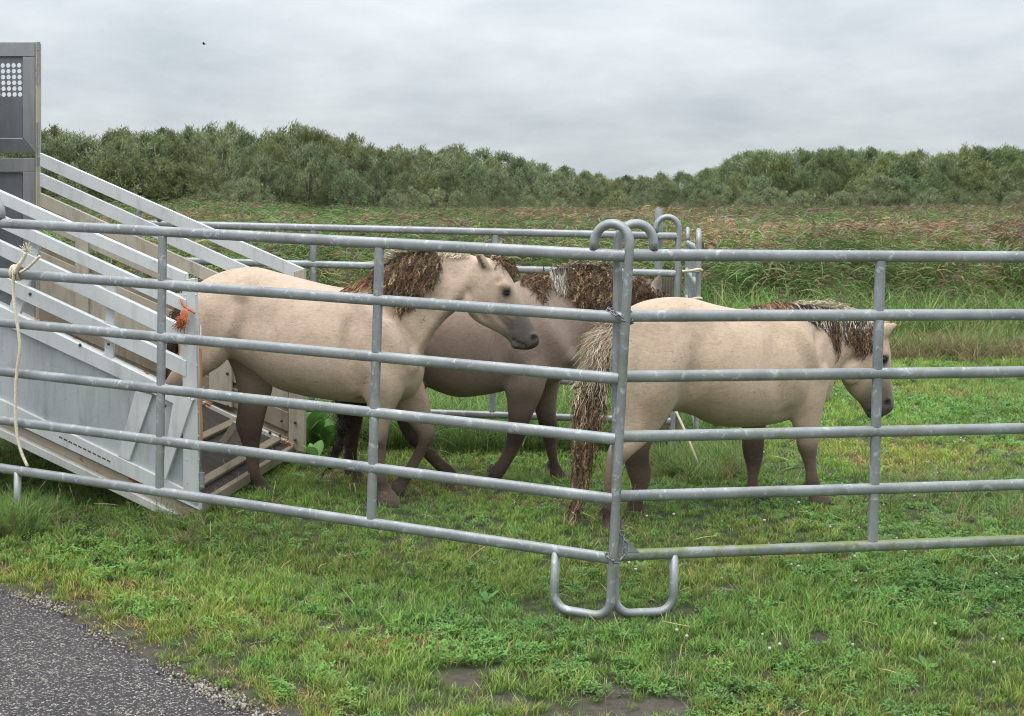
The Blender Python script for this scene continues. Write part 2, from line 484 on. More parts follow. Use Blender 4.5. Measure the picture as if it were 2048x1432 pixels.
def roadmat():
    m, nt, b = new_mat("chipped_asphalt")
    co = objco(nt)
    v = nd(nt, "ShaderNodeTexVoronoi", {"Vector": co, "Scale": 135.0, "Randomness": 1.0}, voronoi_dimensions='2D')
    ed = nd(nt, "ShaderNodeTexVoronoi", {"Vector": co, "Scale": 135.0, "Randomness": 1.0}, voronoi_dimensions='2D', feature='DISTANCE_TO_EDGE')
    rc = nd(nt, "ShaderNodeSeparateColor", {0: v.outputs["Color"]})
    big = noise(nt, 2.2, 4, 0.6, co)
    thr = nd(nt, "ShaderNodeMath", {0: rc.outputs[0], 1: nd(nt, "ShaderNodeMath", {0: big, 1: 0.35}, operation='MULTIPLY').outputs[0]}, operation='ADD').outputs[0]
    chip = ramp(nt, thr, [(0.88, (0, 0, 0)), (0.90, (1, 1, 1))])
    shp = ramp(nt, ed.outputs["Distance"], [(0.06, (0, 0, 0)), (0.16, (1, 1, 1))])
    k = nd(nt, "ShaderNodeMath", {0: chip, 1: shp}, operation='MULTIPLY').outputs[0]
    chipc = ramp(nt, rc.outputs[1], [(0.0, (0.13, 0.115, 0.10)), (0.5, (0.23, 0.21, 0.19)), (1.0, (0.40, 0.375, 0.34))])
    tar = ramp(nt, rc.outputs[2], [(0.0, (0.022, 0.019, 0.020)), (1.0, (0.056, 0.048, 0.049))])
    tar = mixc(nt, 1.0, tar, ramp(nt, noise(nt, 3, 4, 0.6, co), [(0.3, (0.8, 0.8, 0.8)), (0.7, (1.25, 1.2, 1.2))]), 'MULTIPLY')
    nt.links.new(mixc(nt, k, tar, chipc), b.inputs["Base Color"])
    b.inputs["Roughness"].default_value = 0.8
    bump(nt, b, shp, 0.7, 0.006)
    return m
M['road'] = roadmat()
M['stone'] = leafmat("gravel_stone", tint=True, trans=0.0, rough=0.8)

# ------------------------------------------------------------------ ground sheet, road, water
def axis(segs):
    out = []
    for a, b, st in segs:
        out.extend(np.arange(a, b, st).tolist())
    out.append(segs[-1][1])
    return np.array(out)
gx = axis([(-1500, -300, 200), (-300, -100, 20), (-100, -14, 4), (-14, 14, 0.2), (14, 100, 4), (100, 300, 20), (300, 1500, 200)])
gy = axis([(-60, -2, 6), (-2, 2, 1), (2, 22, 0.2), (22, 60, 2), (60, 200, 3), (200, 400, 20), (400, 2500, 300)])
def road_edge():
    px = [(-700, 860), (-330, 1030), (-120, 1125), (0, 1178), (70, 1200), (130, 1226), (200, 1268), (265, 1300), (330, 1338), (400, 1372), (450, 1398), (520, 1430), (640, 1500), (800, 1600)]
    return np.array([on_ground(u, v)[:2] for u, v in px])
RE = road_edge()
REs = spline(np.c_[RE, np.zeros(len(RE))], 12)[:, :2]
def road_side(x, y):           # >0 on the grass, <0 on the road (metres, roughly)
    x = np.atleast_1d(x); y = np.atleast_1d(y)
    out = np.empty(len(x))
    for i in range(0, len(x), 4000):
        X = x[i:i + 4000, None]; Y = y[i:i + 4000, None]
        A = REs[:-1][None]; B = REs[1:][None]
        dx, dy = (B - A)[..., 0], (B - A)[..., 1]
        t = np.clip(((X - A[..., 0]) * dx + (Y - A[..., 1]) * dy) / (dx * dx + dy * dy), 0, 1)
        qx, qy = A[..., 0] + t * dx - X, A[..., 1] + t * dy - Y
        d2 = qx * qx + qy * qy
        k = d2.argmin(1); r = np.arange(len(k))
        s = dx[0, k] * (-qy[r, k]) - dy[0, k] * (-qx[r, k])
        out[i:i + 4000] = np.sqrt(d2[r, k]) * np.sign(s)
    return out
DIRT = [(930, 1362, 55, 22), (1190, 1425, 150, 26), (1340, 1418, 60, 16), (1065, 1412, 60, 14), (1225, 1382, 28, 12), (1560, 1290, 30, 14), (850, 1425, 40, 10), (1640, 1283, 40, 15), (690, 1265, 26, 10), (1445, 1180, 30, 9)]
DIRTG = []
for u, v, a, b_ in DIRT:
    c = on_ground(u, v); e1 = on_ground(u + a, v); e2 = on_ground(u, v - b_)
    DIRTG.append((c[0], c[1], abs(e1[0] - c[0]), 1.1 * abs(e2[1] - c[1])))
def dirt(x, y):
    k = np.zeros(len(x))
    for cx, cy, a, b_ in DIRTG:
        wob = 0.25 * np.sin(9 * x + 5 * y) + 0.2 * np.sin(17 * y - 11 * x)
        d = np.sqrt(((x - cx) / a) ** 2 + ((y - cy) / b_) ** 2) + wob
        k = np.maximum(k, 1 - smooth(0.7, 1.15, d))
    return k
XX, YY = np.meshgrid(gx, gy)
xf, yf = XX.ravel(), YY.ravel()
rs = road_side(xf, yf)
near = (np.abs(xf) < 16) & (yf < 25)
zf = gz(xf, yf) - 0.05 * smooth(0.0, -0.25, rs) * near
soil = np.maximum(dirt(xf, yf), (1 - smooth(0.0, 0.16, rs)) * near)
nx, ny = len(gx), len(gy)
gf = [(j * nx + i, j * nx + i + 1, (j + 1) * nx + i + 1, (j + 1) * nx + i) for j in range(ny - 1) for i in range(nx - 1)]
g = MB(); g.add(np.c_[xf, yf, zf], gf, np.c_[soil, soil, soil])
ground = g.build("ground", M['ground'])
tag(ground, "grassy ground reaching out to the marsh and horizon", "ground", kind="structure")
# road: a strip along the edge curve, towards the lower left
r = MB()
off = [0.0, -0.03, -0.1, -0.4, -1.0, -2.0, -3.2]
rows = []
tang = np.gradient(REs, axis=0); tang /= np.linalg.norm(tang, axis=1)[:, None]
nr = np.c_[-tang[:, 1], tang[:, 0]]
jit = 0.025 * np.sin(np.arange(len(REs)) * 1.9) + rng.normal(0, 0.012, len(REs))
for o_ in off:
    p = REs + nr * (o_ + (jit if o_ > -0.2 else 0 * jit))[:, None]
    z = gz(p[:, 0], p[:, 1]) + (0.004 if o_ < -0.02 else -0.03)
    rows.append(np.c_[p, z])
V = np.vstack(rows); n = len(REs)
fc = [(k * n + i, k * n + i + 1, (k + 1) * n + i + 1, (k + 1) * n + i) for k in range(len(off) - 1) for i in range(n - 1)]
r.add(V, [f[::-1] for f in fc])
road = r.build("road", M['road'])
tag(road, "dark asphalt road with pale stone chippings beside the verge", "road", kind="structure")
wm, nt, b = new_mat("pond_water")
b.inputs["Base Color"].default_value = (0.05, 0.06, 0.06, 1); b.inputs["Roughness"].default_value = 0.12
bump(nt, b, noise(nt, 3, 3, 0.5, objco(nt)), 0.15, 0.05)
w = MB(); w.add([(-95, 118, -0.40), (-10, 118, -0.40), (-10, 184, -0.40), (-95, 184, -0.40)], [(0, 1, 2, 3)])
pond = w.build("water", wm)
tag(pond, "strip of pale open water in front of the far wood", "water", kind="structure")

# ------------------------------------------------------------------ instanced "stuff" (grass, reeds, straw, gravel)
def scatter(name, pts, rot, scl, idx, tint, protos, mat, label, cat, kind="stuff"):
    pc = bpy.data.collections.new(name + "_source")
    for i, mb in enumerate(protos):
        me = mb.mesh(f"{name}_piece", mat=mat)
        pc.objects.link(bpy.data.objects.new(f"{name}_piece_{i:02d}", me))
    me = bpy.data.meshes.new(name)
    n = len(pts)
    me.vertices.add(n)
    me.vertices.foreach_set("co", np.asarray(pts, np.float32).ravel())
    for nm, ty, arr, key in (("rot", 'FLOAT_VECTOR', rot, "vector"), ("scl", 'FLOAT_VECTOR', scl, "vector"), ("idx", 'INT', idx, "value"), ("tint", 'FLOAT_COLOR', None, "color")):
        a = me.attributes.new(nm, ty, 'POINT')
        if nm == "tint":
            t4 = np.ones((n, 4), np.float32); t4[:, :3] = tint
            a.data.foreach_set("color", t4.ravel())
        elif nm == "idx":
            a.data.foreach_set("value", np.asarray(arr, np.int32))
        else:
            a.data.foreach_set("vector", np.asarray(arr, np.float32).ravel())
    me.materials.append(mat)
    o = bpy.data.objects.new(name, me); COL.objects.link(o)
    ng = bpy.data.node_groups.new(name + "_nodes", 'GeometryNodeTree')
    ng.interface.new_socket("Geometry", in_out='INPUT', socket_type='NodeSocketGeometry')
    ng.interface.new_socket("Geometry", in_out='OUTPUT', socket_type='NodeSocketGeometry')
    gi = ng.nodes.new("NodeGroupInput"); go = ng.nodes.new("NodeGroupOutput")
    ci = ng.nodes.new("GeometryNodeCollectionInfo"); ci.inputs["Collection"].default_value = pc
    ci.inputs["Separate Children"].default_value = True; ci.inputs["Reset Children"].default_value = True
    ip = ng.nodes.new("GeometryNodeInstanceOnPoints"); ip.inputs["Pick Instance"].default_value = True
    def na(nm, dt):
        q = ng.nodes.new("GeometryNodeInputNamedAttribute"); q.data_type = dt; q.inputs["Name"].default_value = nm
        return q.outputs[0]
    er = ng.nodes.new("FunctionNodeEulerToRotation")
    L = ng.links
    L.new(gi.outputs[0], ip.inputs["Points"]); L.new(ci.outputs[0], ip.inputs["Instance"])
    L.new(na("rot", 'FLOAT_VECTOR'), er.inputs[0]); L.new(er.outputs[0], ip.inputs["Rotation"])
    L.new(na("scl", 'FLOAT_VECTOR'), ip.inputs["Scale"]); L.new(na("idx", 'INT'), ip.inputs["Instance Index"])
    L.new(ip.outputs[0], go.inputs[0])
    md = o.modifiers.new("scatter", 'NODES'); md.node_group = ng
    tag(o, label, cat, kind=kind)
    return o

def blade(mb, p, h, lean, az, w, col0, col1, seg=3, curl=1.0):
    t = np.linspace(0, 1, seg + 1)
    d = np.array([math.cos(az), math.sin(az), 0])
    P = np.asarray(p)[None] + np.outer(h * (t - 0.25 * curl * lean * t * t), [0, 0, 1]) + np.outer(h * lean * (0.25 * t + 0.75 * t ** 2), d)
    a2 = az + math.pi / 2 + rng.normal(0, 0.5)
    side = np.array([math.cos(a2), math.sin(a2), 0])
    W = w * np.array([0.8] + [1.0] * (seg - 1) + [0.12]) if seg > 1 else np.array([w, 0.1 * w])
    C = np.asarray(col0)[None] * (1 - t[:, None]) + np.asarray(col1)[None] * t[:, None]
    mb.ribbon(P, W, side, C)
def grass_proto(nb, rad, hmin, hmax, w, g0, g1, dry=0.08, lean=(0.2, 1.0)):
    mb = MB()
    for _ in range(nb):
        a = rng.uniform(0, 2 * math.pi); q = rad * math.sqrt(rng.uniform())
        k = rng.uniform(0.7, 1.25)
        c0 = np.array(g0) * k; c1 = np.array(g1) * k
        if rng.uniform() < dry:
            c0 = np.array([0.19, 0.16, 0.075]) * k; c1 = np.array([0.30, 0.25, 0.12]) * k
        blade(mb, (q * math.cos(a), q * math.sin(a), -0.006), rng.uniform(hmin, hmax), rng.uniform(*lean), rng.uniform(0, 6.28), w * rng.uniform(0.7, 1.3), c0, c1)
    return mb
def clover_proto(n, rad):
    mb = MB()
    for _ in range(n):
        a = rng.uniform(0, 6.28); q = rad * math.sqrt(rng.uniform()); h = rng.uniform(0.015, 0.055)
        c = np.array([q * math.cos(a), q * math.sin(a), h]); k = rng.uniform(0.7, 1.3)
        col = np.array([0.098, 0.205, 0.048]) * k
        s = rng.uniform(0.008, 0.014); tilt = rng.normal(0, 0.35, 2)
        for j in range(3):
            b_ = a + j * 2.094 + rng.normal(0, 0.1)
            d = np.array([math.cos(b_), math.sin(b_), tilt[0] * math.cos(b_) + tilt[1] * math.sin(b_)]); e = np.array([-math.sin(b_), math.cos(b_), 0.1])
            mb.add([c, c + s * (0.6 * d + 0.55 * e), c + s * 1.35 * d + s * .3 * e, c + s * 1.35 * d - s * .3 * e, c + s * (0.6 * d - 0.55 * e)], [(0, 1, 2, 3, 4)], np.array([col * .8, col, col * 1.15, col * 1.15, col]))
    return mb
def rosette_proto():
    mb = MB()
    for j in range(rng.integers(4, 7)):
        a = j * 1.2 + rng.normal(0, 0.3); L_ = rng.uniform(0.05, 0.10)
        d = np.array([math.cos(a), math.sin(a), rng.uniform(0.25, 0.8)]); s = np.array([-math.sin(a), math.cos(a), 0])
        t = np.linspace(0, 1, 5)
        P = np.outer(t * L_, d) - np.outer(0.05 * L_ * 8 * t ** 2 * L_ * 5, [0, 0, 1]) + [0, 0, 0.015]
        k = rng.uniform(0.8, 1.3)
        mb.ribbon(P, np.array([0.006, 0.024, 0.032, 0.024, 0.003]), s, np.array([0.11, 0.22, 0.06]) * k)
    return mb
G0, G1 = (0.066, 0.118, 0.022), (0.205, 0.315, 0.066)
protos = [grass_proto(26, 0.055, 0.03, 0.085, 0.0038, G0, G1) for _ in range(5)]
protos += [grass_proto(22, 0.05, 0.06, 0.14, 0.0040, (0.072, 0.125, 0.026), (0.235, 0.345, 0.085), 0.10, (0.2, 0.8)) for _ in range(3)]
protos += [grass_proto(24, 0.06, 0.02, 0.06, 0.0035, (0.13, 0.11, 0.045), (0.31, 0.26, 0.115), 0.5, (0.5, 1.5)) for _ in range(2)]
protos += [clover_proto(26, 0.06) for _ in range(3)]
protos += [rosette_proto() for _ in range(2)]
I_SHORT, I_TALL, I_DRY, I_CLOV, I_ROS = range(0, 5), range(5, 8), range(8, 10), range(10, 13), range(13, 15)
def fbm(x, y, s, seed=0):
    r_ = np.random.default_rng(seed); out = 0; amp = 1
    for k in range(4):
        a = r_.uniform(0, 6.28, 6); ph = r_.uniform(0, 6.28, 6)
        out = out + amp * sum(np.sin(s * (2 ** k) * (np.cos(a[i]) * x + np.sin(a[i]) * y) + ph[i]) for i in range(6)) / 6
        amp *= 0.6
    return out
def lawn_points():
    out = []
    for (y0, y1, dens) in ((4.3, 7.0, 620), (7.0, 9.5, 480), (9.5, 13, 300), (13, 19.5, 170)):
        w0 = 0.40 * y1 + 0.9
        n = int((y1 - y0) * 2 * w0 * dens)
        out.append(np.c_[rng.uniform(-w0, w0, n), rng.uniform(y0, y1, n)])
    return np.vstack(out)
P2 = lawn_points()
sd = road_side(P2[:, 0], P2[:, 1]); dk = dirt(P2[:, 0], P2[:, 1])
keep = (sd > -0.015 + 0.03 * fbm(P2[:, 0], P2[:, 1], 6, 3)) & (rng.uniform(size=len(P2)) > dk * 0.95)
keep &= (rng.uniform(size=len(P2)) < 0.25 + sd / 0.16) & ~((P2[:, 1] > 16.5) & (P2[:, 0] < 1.0))
P2 = P2[keep]; sd = sd[keep]; dk = dk[keep]
x, y = P2[:, 0], P2[:, 1]; n = len(x)
u_ = rng.uniform(size=n)
clv = fbm(x, y, 1.6, 11) + 0.35 * smooth(0.2, 2.0, x) + 0.25 * smooth(5.6, 7.0, y) * (1 - smooth(8.5, 9.5, y))
dry = fbm(x, y, 2.1, 21) + 0.75 * (1 - smooth(5.0, 5.75, y)) * smooth(-0.3, 0.3, x) - 0.2 * smooth(0.9, 2.0, x) * (1 - smooth(6, 7, y)) + 0.9 * (1 - smooth(0.0, 0.25, sd)) + 0.35 * smooth(1.9, 2.6, x) * smooth(7.5, 8.5, y) * (1 - smooth(11, 12.5, y))
idx = rng.integers(0, 5, n)
idx = np.where(u_ < 0.13, rng.integers(5, 8, n), idx)
pc_ = smooth(0.25, 0.65, clv)
idx = np.where(rng.uniform(size=n) < 0.07 + 0.36 * pc_, rng.integers(10, 13, n), idx)
pd_ = smooth(0.22, 0.85, dry)
idx = np.where(rng.uniform(size=n) < 0.05 + 0.40 * pd_, rng.integers(8, 10, n), idx)
idx = np.where(rng.uniform(size=n) < 0.006, rng.integers(13, 15, n), idx)
big = fbm(x, y, 0.9, 31); mid = fbm(x, y, 3.5, 41)
lum = 1.24 + 0.16 * smooth(6.8, 8.5, y) + 0.22 * big + 0.20 * mid + rng.normal(0, 0.16, n)
yel = 1.0 + 0.22 * pd_ + 0.16 * fbm(x, y, 2.4, 51)
tint = np.c_[lum * yel, lum * (1.0 + 0.05 * pd_), lum * (0.95 - 0.1 * pd_)]
sc = rng.uniform(0.75, 1.2, n) * (0.85 + 0.18 * smooth(-0.5, 0.6, mid)) * (0.65 + 0.35 * smooth(0.0, 0.3, sd)) * (1 - 0.3 * dk)
sc *= 1 + 0.25 * smooth(9.5, 13, y)
foot = np.zeros(n)
for fu, fv in ((1160, 1235), (1300, 1232), (1220, 1238), (1100, 1225), (1345, 1222)):
    fp_ = on_ground(fu, fv); foot = np.maximum(foot, 1 - smooth(0.08, 0.30, np.hypot(x - fp_[0], (y - fp_[1]))))
sc *= 0.74 * (1 - 0.45 * foot) * (1 - 0.22 * smooth(6.8, 7.6, y) * (1 - smooth(9.3, 9.8, y)))
hs = sc * (1 + 0.25 * smooth(-0.9, -2.2, x) * smooth(6.5, 7.2, y))
scl = np.c_[sc, sc, hs]
rot = np.c_[rng.normal(0, 0.16, n), rng.normal(0, 0.16, n), rng.uniform(0, 6.28, n)]
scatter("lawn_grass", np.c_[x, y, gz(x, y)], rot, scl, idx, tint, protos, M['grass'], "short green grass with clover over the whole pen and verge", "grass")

# tall grass along the back fence and reed edge
tallp = [grass_proto(30, 0.10, 0.22, 0.55, 0.007, (0.07, 0.13, 0.03), (0.22, 0.36, 0.09), 0.08, (0.35, 1.1)) for _ in range(4)]
tallp += [grass_proto(30, 0.12, 0.15, 0.45, 0.006, (0.22, 0.175, 0.08), (0.48, 0.40, 0.22), 0.9, (0.7, 1.6)) for _ in range(3)]
pts = []
n = 900
pts.append(np.c_[rng.uniform(-1.6, 1.6, n), rng.uniform(10.2, 12.6, n), np.zeros(n), rng.uniform(0.5, 0.85, n)])
n = 700
pts.append(np.c_[rng.uniform(-6, 1.2, n), rng.uniform(12.5, 18, n), np.zeros(n), rng.uniform(0.8, 1.3, n)])
n = 900
yy_ = rng.uniform(16.6, 19.2, n)
pts.append(np.c_[rng.uniform(1.0, 8.5, n), yy_, (rng.uniform(size=n) < 0.55), rng.uniform(0.6, 1.0, n)])
n = 700
pts.append(np.c_[rng.uniform(0.8, 9.0, n), rng.uniform(17.6, 19.8, n), (rng.uniform(size=n) < 0.3), rng.uniform(0.9, 1.7, n)])
n = 500
pts.append(np.c_[rng.uniform(3.9, 6.2, n), rng.normal(17.0, 0.45, n), np.ones(n), rng.uniform(0.4, 0.75, n)])
n = 350
pts.append(np.c_[rng.normal(0.82, 0.25, n), rng.uniform(13.8, 16.4, n), np.ones(n), rng.uniform(0.5, 0.9, n)])
n = 260
pts.append(np.c_[rng.uniform(0.95, 1.6, n), rng.normal(9.75, 0.35, n), (rng.uniform(size=n) < 0.3), rng.uniform(0.28, 0.5, n)])
n = 60
pts.append(np.c_[rng.normal(2.75, 0.35, n), rng.normal(8.4, 0.5, n), (rng.uniform(size=n) < 0.45), rng.uniform(0.28, 0.5, n)])
n = 60
pts.append(np.c_[rng.uniform(-2.9, -1.6, n), rng.uniform(7.0, 8.0, n), (rng.uniform(size=n) < 0.4), rng.uniform(0.2, 0.38, n)])
n = 150
pts.append(np.c_[rng.uniform(-2.95, -2.35, n), rng.uniform(7.0, 7.55, n), (rng.uniform(size=n) < 0.2), rng.uniform(0.26, 0.42, n)])
T = np.vstack(pts); n = len(T)
idx = np.where(T[:, 2] > 0.5, rng.integers(4, 7, n), rng.integers(0, 4, n))
s_ = T[:, 3]
lum = rng.uniform(0.75, 1.2, n)
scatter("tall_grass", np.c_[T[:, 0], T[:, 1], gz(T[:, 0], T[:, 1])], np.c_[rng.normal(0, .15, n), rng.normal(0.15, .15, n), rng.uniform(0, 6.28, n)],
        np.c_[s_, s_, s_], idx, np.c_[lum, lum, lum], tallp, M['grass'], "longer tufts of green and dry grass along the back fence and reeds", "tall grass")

# loose straw stalks and seed stems
stp = []
for k in range(4):
    mb = MB(); L_ = rng.uniform(0.07, 0.14)
    mb.tube(spline([(0, 0, 0.0), (L_ * .5, rng.normal(0, .006), 0.004), (L_, rng.normal(0, .015), 0.0)], 3), 0.0019, 4, (0.52, 0.42, 0.24))
    stp.append(mb)
for k in range(3):
    mb = MB(); h = rng.uniform(0.16, 0.26)
    P = spline([(0, 0, 0), (0.01, 0, h * .5), (rng.uniform(.02, .07), rng.normal(0, .03), h)], 3)
    mb.tube(P, np.linspace(0.0014, 0.0008, len(P)), 4, (0.33, 0.30, 0.14))
    mb.tube(P[-3:], [0.001, 0.0026, 0.001], 4, (0.36, 0.30, 0.17))
    stp.append(mb)
n = 420
X = rng.uniform(-2.6, 3.2, n); Y = rng.uniform(4.7, 10.5, n)
ok = road_side(X, Y) > 0.02
X, Y = X[ok], Y[ok]; n = len(X)
fl = rng.uniform(size=n) < 0.5
idx = np.where(fl, rng.integers(0, 4, n), rng.integers(4, 7, n))
zz = gz(X, Y) + np.where(fl, rng.uniform(0.02, 0.06, n), 0)
rot = np.c_[rng.normal(0, .2, n), np.where(fl, rng.normal(0, .3, n), rng.normal(0, .25, n)), rng.uniform(0, 6.28, n)]
lum = rng.uniform(0.6, 1.15, n)
s_ = rng.uniform(0.6, 1.15, n)
scatter("straw_stalks", np.c_[X, Y, zz], rot, np.c_[s_, s_, s_], idx, np.c_[lum, lum, lum * .95], stp, M['straw'], "loose straw stalks and seed stems scattered on the lawn", "straw")

# gravel along the road edge and chippings
gp = []
for k in range(4):
    mb = MB(); mb.ball((0, 0, 0), (1, rng.uniform(.6, .9), rng.uniform(.45, .7)), (1, 1, 1), 6, 4)
    mb.v = [tuple(np.array(p) * (1 + rng.normal(0, .12))) for p in mb.v]
    gp.append(mb)
ii = rng.integers(0, len(REs), 2600)
P = REs[ii] + tang[ii] * rng.uniform(-0.06, 0.06, (2600, 1)) + nr[ii] * rng.normal(-0.005, 0.035, (2600, 1))
n2 = 900
Q = np.c_[rng.uniform(-2.6, -0.6, n2), rng.uniform(4.6, 6.8, n2)]
Q = Q[road_side(Q[:, 0], Q[:, 1]) < -0.02]
P = P[(fbm(P[:, 0], P[:, 1], 5, 5) + rng.normal(0, .2, len(P))) > -0.05]
P = np.vstack([P, Q]); n = len(P)
s_ = rng.uniform(0.0028, 0.0075, n)
pal = np.array([(0.36, 0.34, 0.30), (0.22, 0.20, 0.18), (0.12, 0.105, 0.095), (0.28, 0.23, 0.17)])[rng.integers(0, 4, n)]
scatter("gravel", np.c_[P, gz(P[:, 0], P[:, 1]) + 0.007], rng.uniform(0, 6.28, (n, 3)), np.c_[s_, s_, s_], rng.integers(0, 4, n), pal, gp, M['stone'], "loose pale gravel along the crumbling edge of the road", "gravel")

# white clover flowers
fp = MB(); fp.ball((0, 0, 0.075), (0.008, 0.008, 0.007), (0.62, 0.55, 0.52), 6, 4); fp.tube([(0, 0, 0), (0.004, 0, 0.07)], 0.0012, 4, (0.08, 0.14, 0.04))
n = 70
X = rng.uniform(0.4, 3.3, n); Y = rng.uniform(5.2, 11, n); s_ = rng.uniform(0.7, 1.1, n)
scatter("clover_flowers", np.c_[X, Y, gz(X, Y)], np.c_[rng.normal(0, .2, n), rng.normal(0, .2, n), rng.uniform(0, 6, n)], np.c_[s_, s_, s_], np.zeros(n, int), np.ones((n, 3)), [fp], M['grass'], "small pale clover flower heads in the grass", "clover")

# ------------------------------------------------------------------ reeds
def reed_proto(ns, brown, green, h0=1.25, h1=1.75):
    mb = MB()
    for _ in range(ns):
        a = rng.uniform(0, 6.28); q = 0.42 * math.sqrt(rng.uniform()); h = rng.uniform(h0, h1)
        b0 = np.array([q * math.cos(a), q * math.sin(a), 0])
        t = np.linspace(0, 1, 6)
        lean = rng.uniform(0.12, 0.34); dy = rng.normal(0, 0.06)
        ctr = lambda s: b0 + np.array([lean * h * s ** 2.2, dy * h * s, h * s * (1 - 0.10 * s)])
        P = np.array([ctr(s) for s in t])
        k = rng.uniform(0.75, 1.2)
        st = np.array([0.13, 0.15, 0.05]) * k
        mb.ribbon(P, np.linspace(0.010, 0.004, 6), (0.2, 0.98, 0) if rng.uniform() < .5 else (1, 0.1, 0), st)
        nl = rng.integers(6, 9)
        for j in range(nl):
            s = 0.22 + 0.75 * (j + rng.uniform()) / nl
            p = ctr(s); L_ = rng.uniform(0.32, 0.62)
            az = rng.normal(0.0, 0.75)
            if rng.uniform() < .12: az += math.pi
            d = np.array([math.cos(az), math.sin(az), 0]); up = rng.uniform(0.25, 0.75)
            tt = np.linspace(0, 1, 4)
            LP = p + np.outer(L_ * tt, d) + np.outer(L_ * (up * tt - rng.uniform(0.4, 0.9) * tt ** 2), [0, 0, 1])
            side = nrm(np.cross(d, [0, 0, 1]) + np.array([0, 0, rng.normal(0.5, 0.6)]))
            kk = rng.uniform(0.7, 1.25)
            c = np.array([0.150, 0.250, 0.080]) * kk if rng.uniform() < green else np.array([0.29, 0.29, 0.13]) * kk
            if rng.uniform() < 0.10: c = np.array([0.32, 0.27, 0.14]) * kk
            mb.ribbon(LP, np.array([0.014, 0.023, 0.017, 0.002]), side, np.array([c * .8, c, c * 1.1, c * 1.15]))
        if rng.uniform() < brown:
            p = ctr(1.0); kk = rng.uniform(0.7, 1.3)
            c = (np.array([0.270, 0.205, 0.155]) if rng.uniform() < .6 else np.array([0.30, 0.205, 0.13])) * kk
            for j in range(9):
                L_ = rng.uniform(0.10, 0.24); az = rng.normal(0, 0.6)
                d = np.array([math.cos(az), math.sin(az) * 0.7, rng.uniform(0.05, 0.9)])
                LP = p - np.array([0.01, 0, 0.10 * rng.uniform()]) + np.outer(np.array([0, .5, 1]) * L_, d) - np.outer(np.array([0, .1, .5]) * L_, [0, 0, 1])
                mb.ribbon(LP, np.array([0.008, 0.026, 0.008]), nrm(rng.normal(0, 1, 3)), c)
    return mb
rp = [reed_proto(15, 0.26, 0.78) for _ in range(4)] + [reed_proto(15, 0.05, 0.95) for _ in range(3)] + [reed_proto(14, 0.50, 0.55) for _ in range(2)]
def reed_points():
    out = []
    for (y0, y1, dens) in ((17.5, 26, 6.0), (26, 40, 4.2), (40, 65, 2.6), (65, 120, 1.35), (120, 172, 0.75)):
        w0 = 0.37 * y1 + 3
        n = int((y1 - y0) * 2 * w0 * dens)
        out.append(np.c_[rng.uniform(-w0, w0, n), rng.uniform(y0, y1, n)])
    return np.vstack(out)
R2 = reed_points(); x, y = R2[:, 0], R2[:, 1]
upx = x / y * F + CX
edge = 18.2 + 0.7 * np.sin(x * 1.1) + 0.5 * np.sin(2.7 * x + 1) + 1.0 * smooth(3.0, 5.5, x)
k = y > edge
k &= (fbm(x, y, 1.1, 95) + rng.normal(0, .25, len(x))) > -0.55
k &= ~((y > 116) & (x < -8))                                    # open water
k &= ~((np.abs(upx - 655) < 60 + 10 * np.sin(y)) & (y > 45) & (rng.uniform(size=len(x)) < 0.85))
k &= ~((np.abs(upx - 215) < 65) & (y > 40) & (rng.uniform(size=len(x)) < 0.8))
x, y, upx = x[k], y[k], upx[k]; n = len(x)
gn = 1.3 * fbm(x, y, 0.30, 61) + 0.9 * (1 - smooth(640, 900, upx)) * smooth(45, 60, y) + 0.10 * (1 - smooth(20, 26, y)) - 0.12 * smooth(30, 50, y) * smooth(800, 1100, upx)
idx = np.where(gn > 0.30, rng.integers(4, 7, n), np.where(gn < -0.50, rng.integers(7, 9, n), rng.integers(0, 4, n)))
hgt = rng.uniform(0.80, 1.16, n) * (0.86 + 0.06 * fbm(x, y, 0.5, 71)) * (1 + 0.16 * smooth(30, 80, y)) * (1 - 0.18 * (1 - smooth(18, 21, y)))
hgt *= 0.50 + 0.50 * smooth(0.0, 3.4, y - (18.2 + 0.7 * np.sin(x * 1.1) + 0.5 * np.sin(2.7 * x + 1) + 1.0 * smooth(3.0, 5.5, x)))
hgt *= 1 + 0.10 * smooth(1600, 1950, upx) * smooth(40, 70, y)
hgt *= (1 + 0.20 * smooth(30, 60, y) * fbm(x, y, 0.16, 91)) * (1 + 0.24 * (1 - smooth(640, 820, upx)) * smooth(45, 60, y))
lum = rng.uniform(0.7, 1.2, n) * (1 + 0.38 * fbm(x, y, 0.55, 81)) * (1 - 0.22 * smooth(40, 90, y))
warm = 1 + 0.15 * smooth(0.0, -0.8, gn)
wd = 1.0 + 0.35 * smooth(60, 120, y)
scatter("reeds", np.c_[x, y, gz(x, y)], np.c_[rng.normal(0, .06, n), rng.normal(0.05, .12, n), rng.normal(0, 0.85, n)], np.c_[wd * hgt, wd * hgt, hgt], idx,
        np.c_[lum * warm, lum, lum * 0.95], rp, M['reed'], "dense wind bent bed of green reeds with brown plumes behind the pen", "reeds")

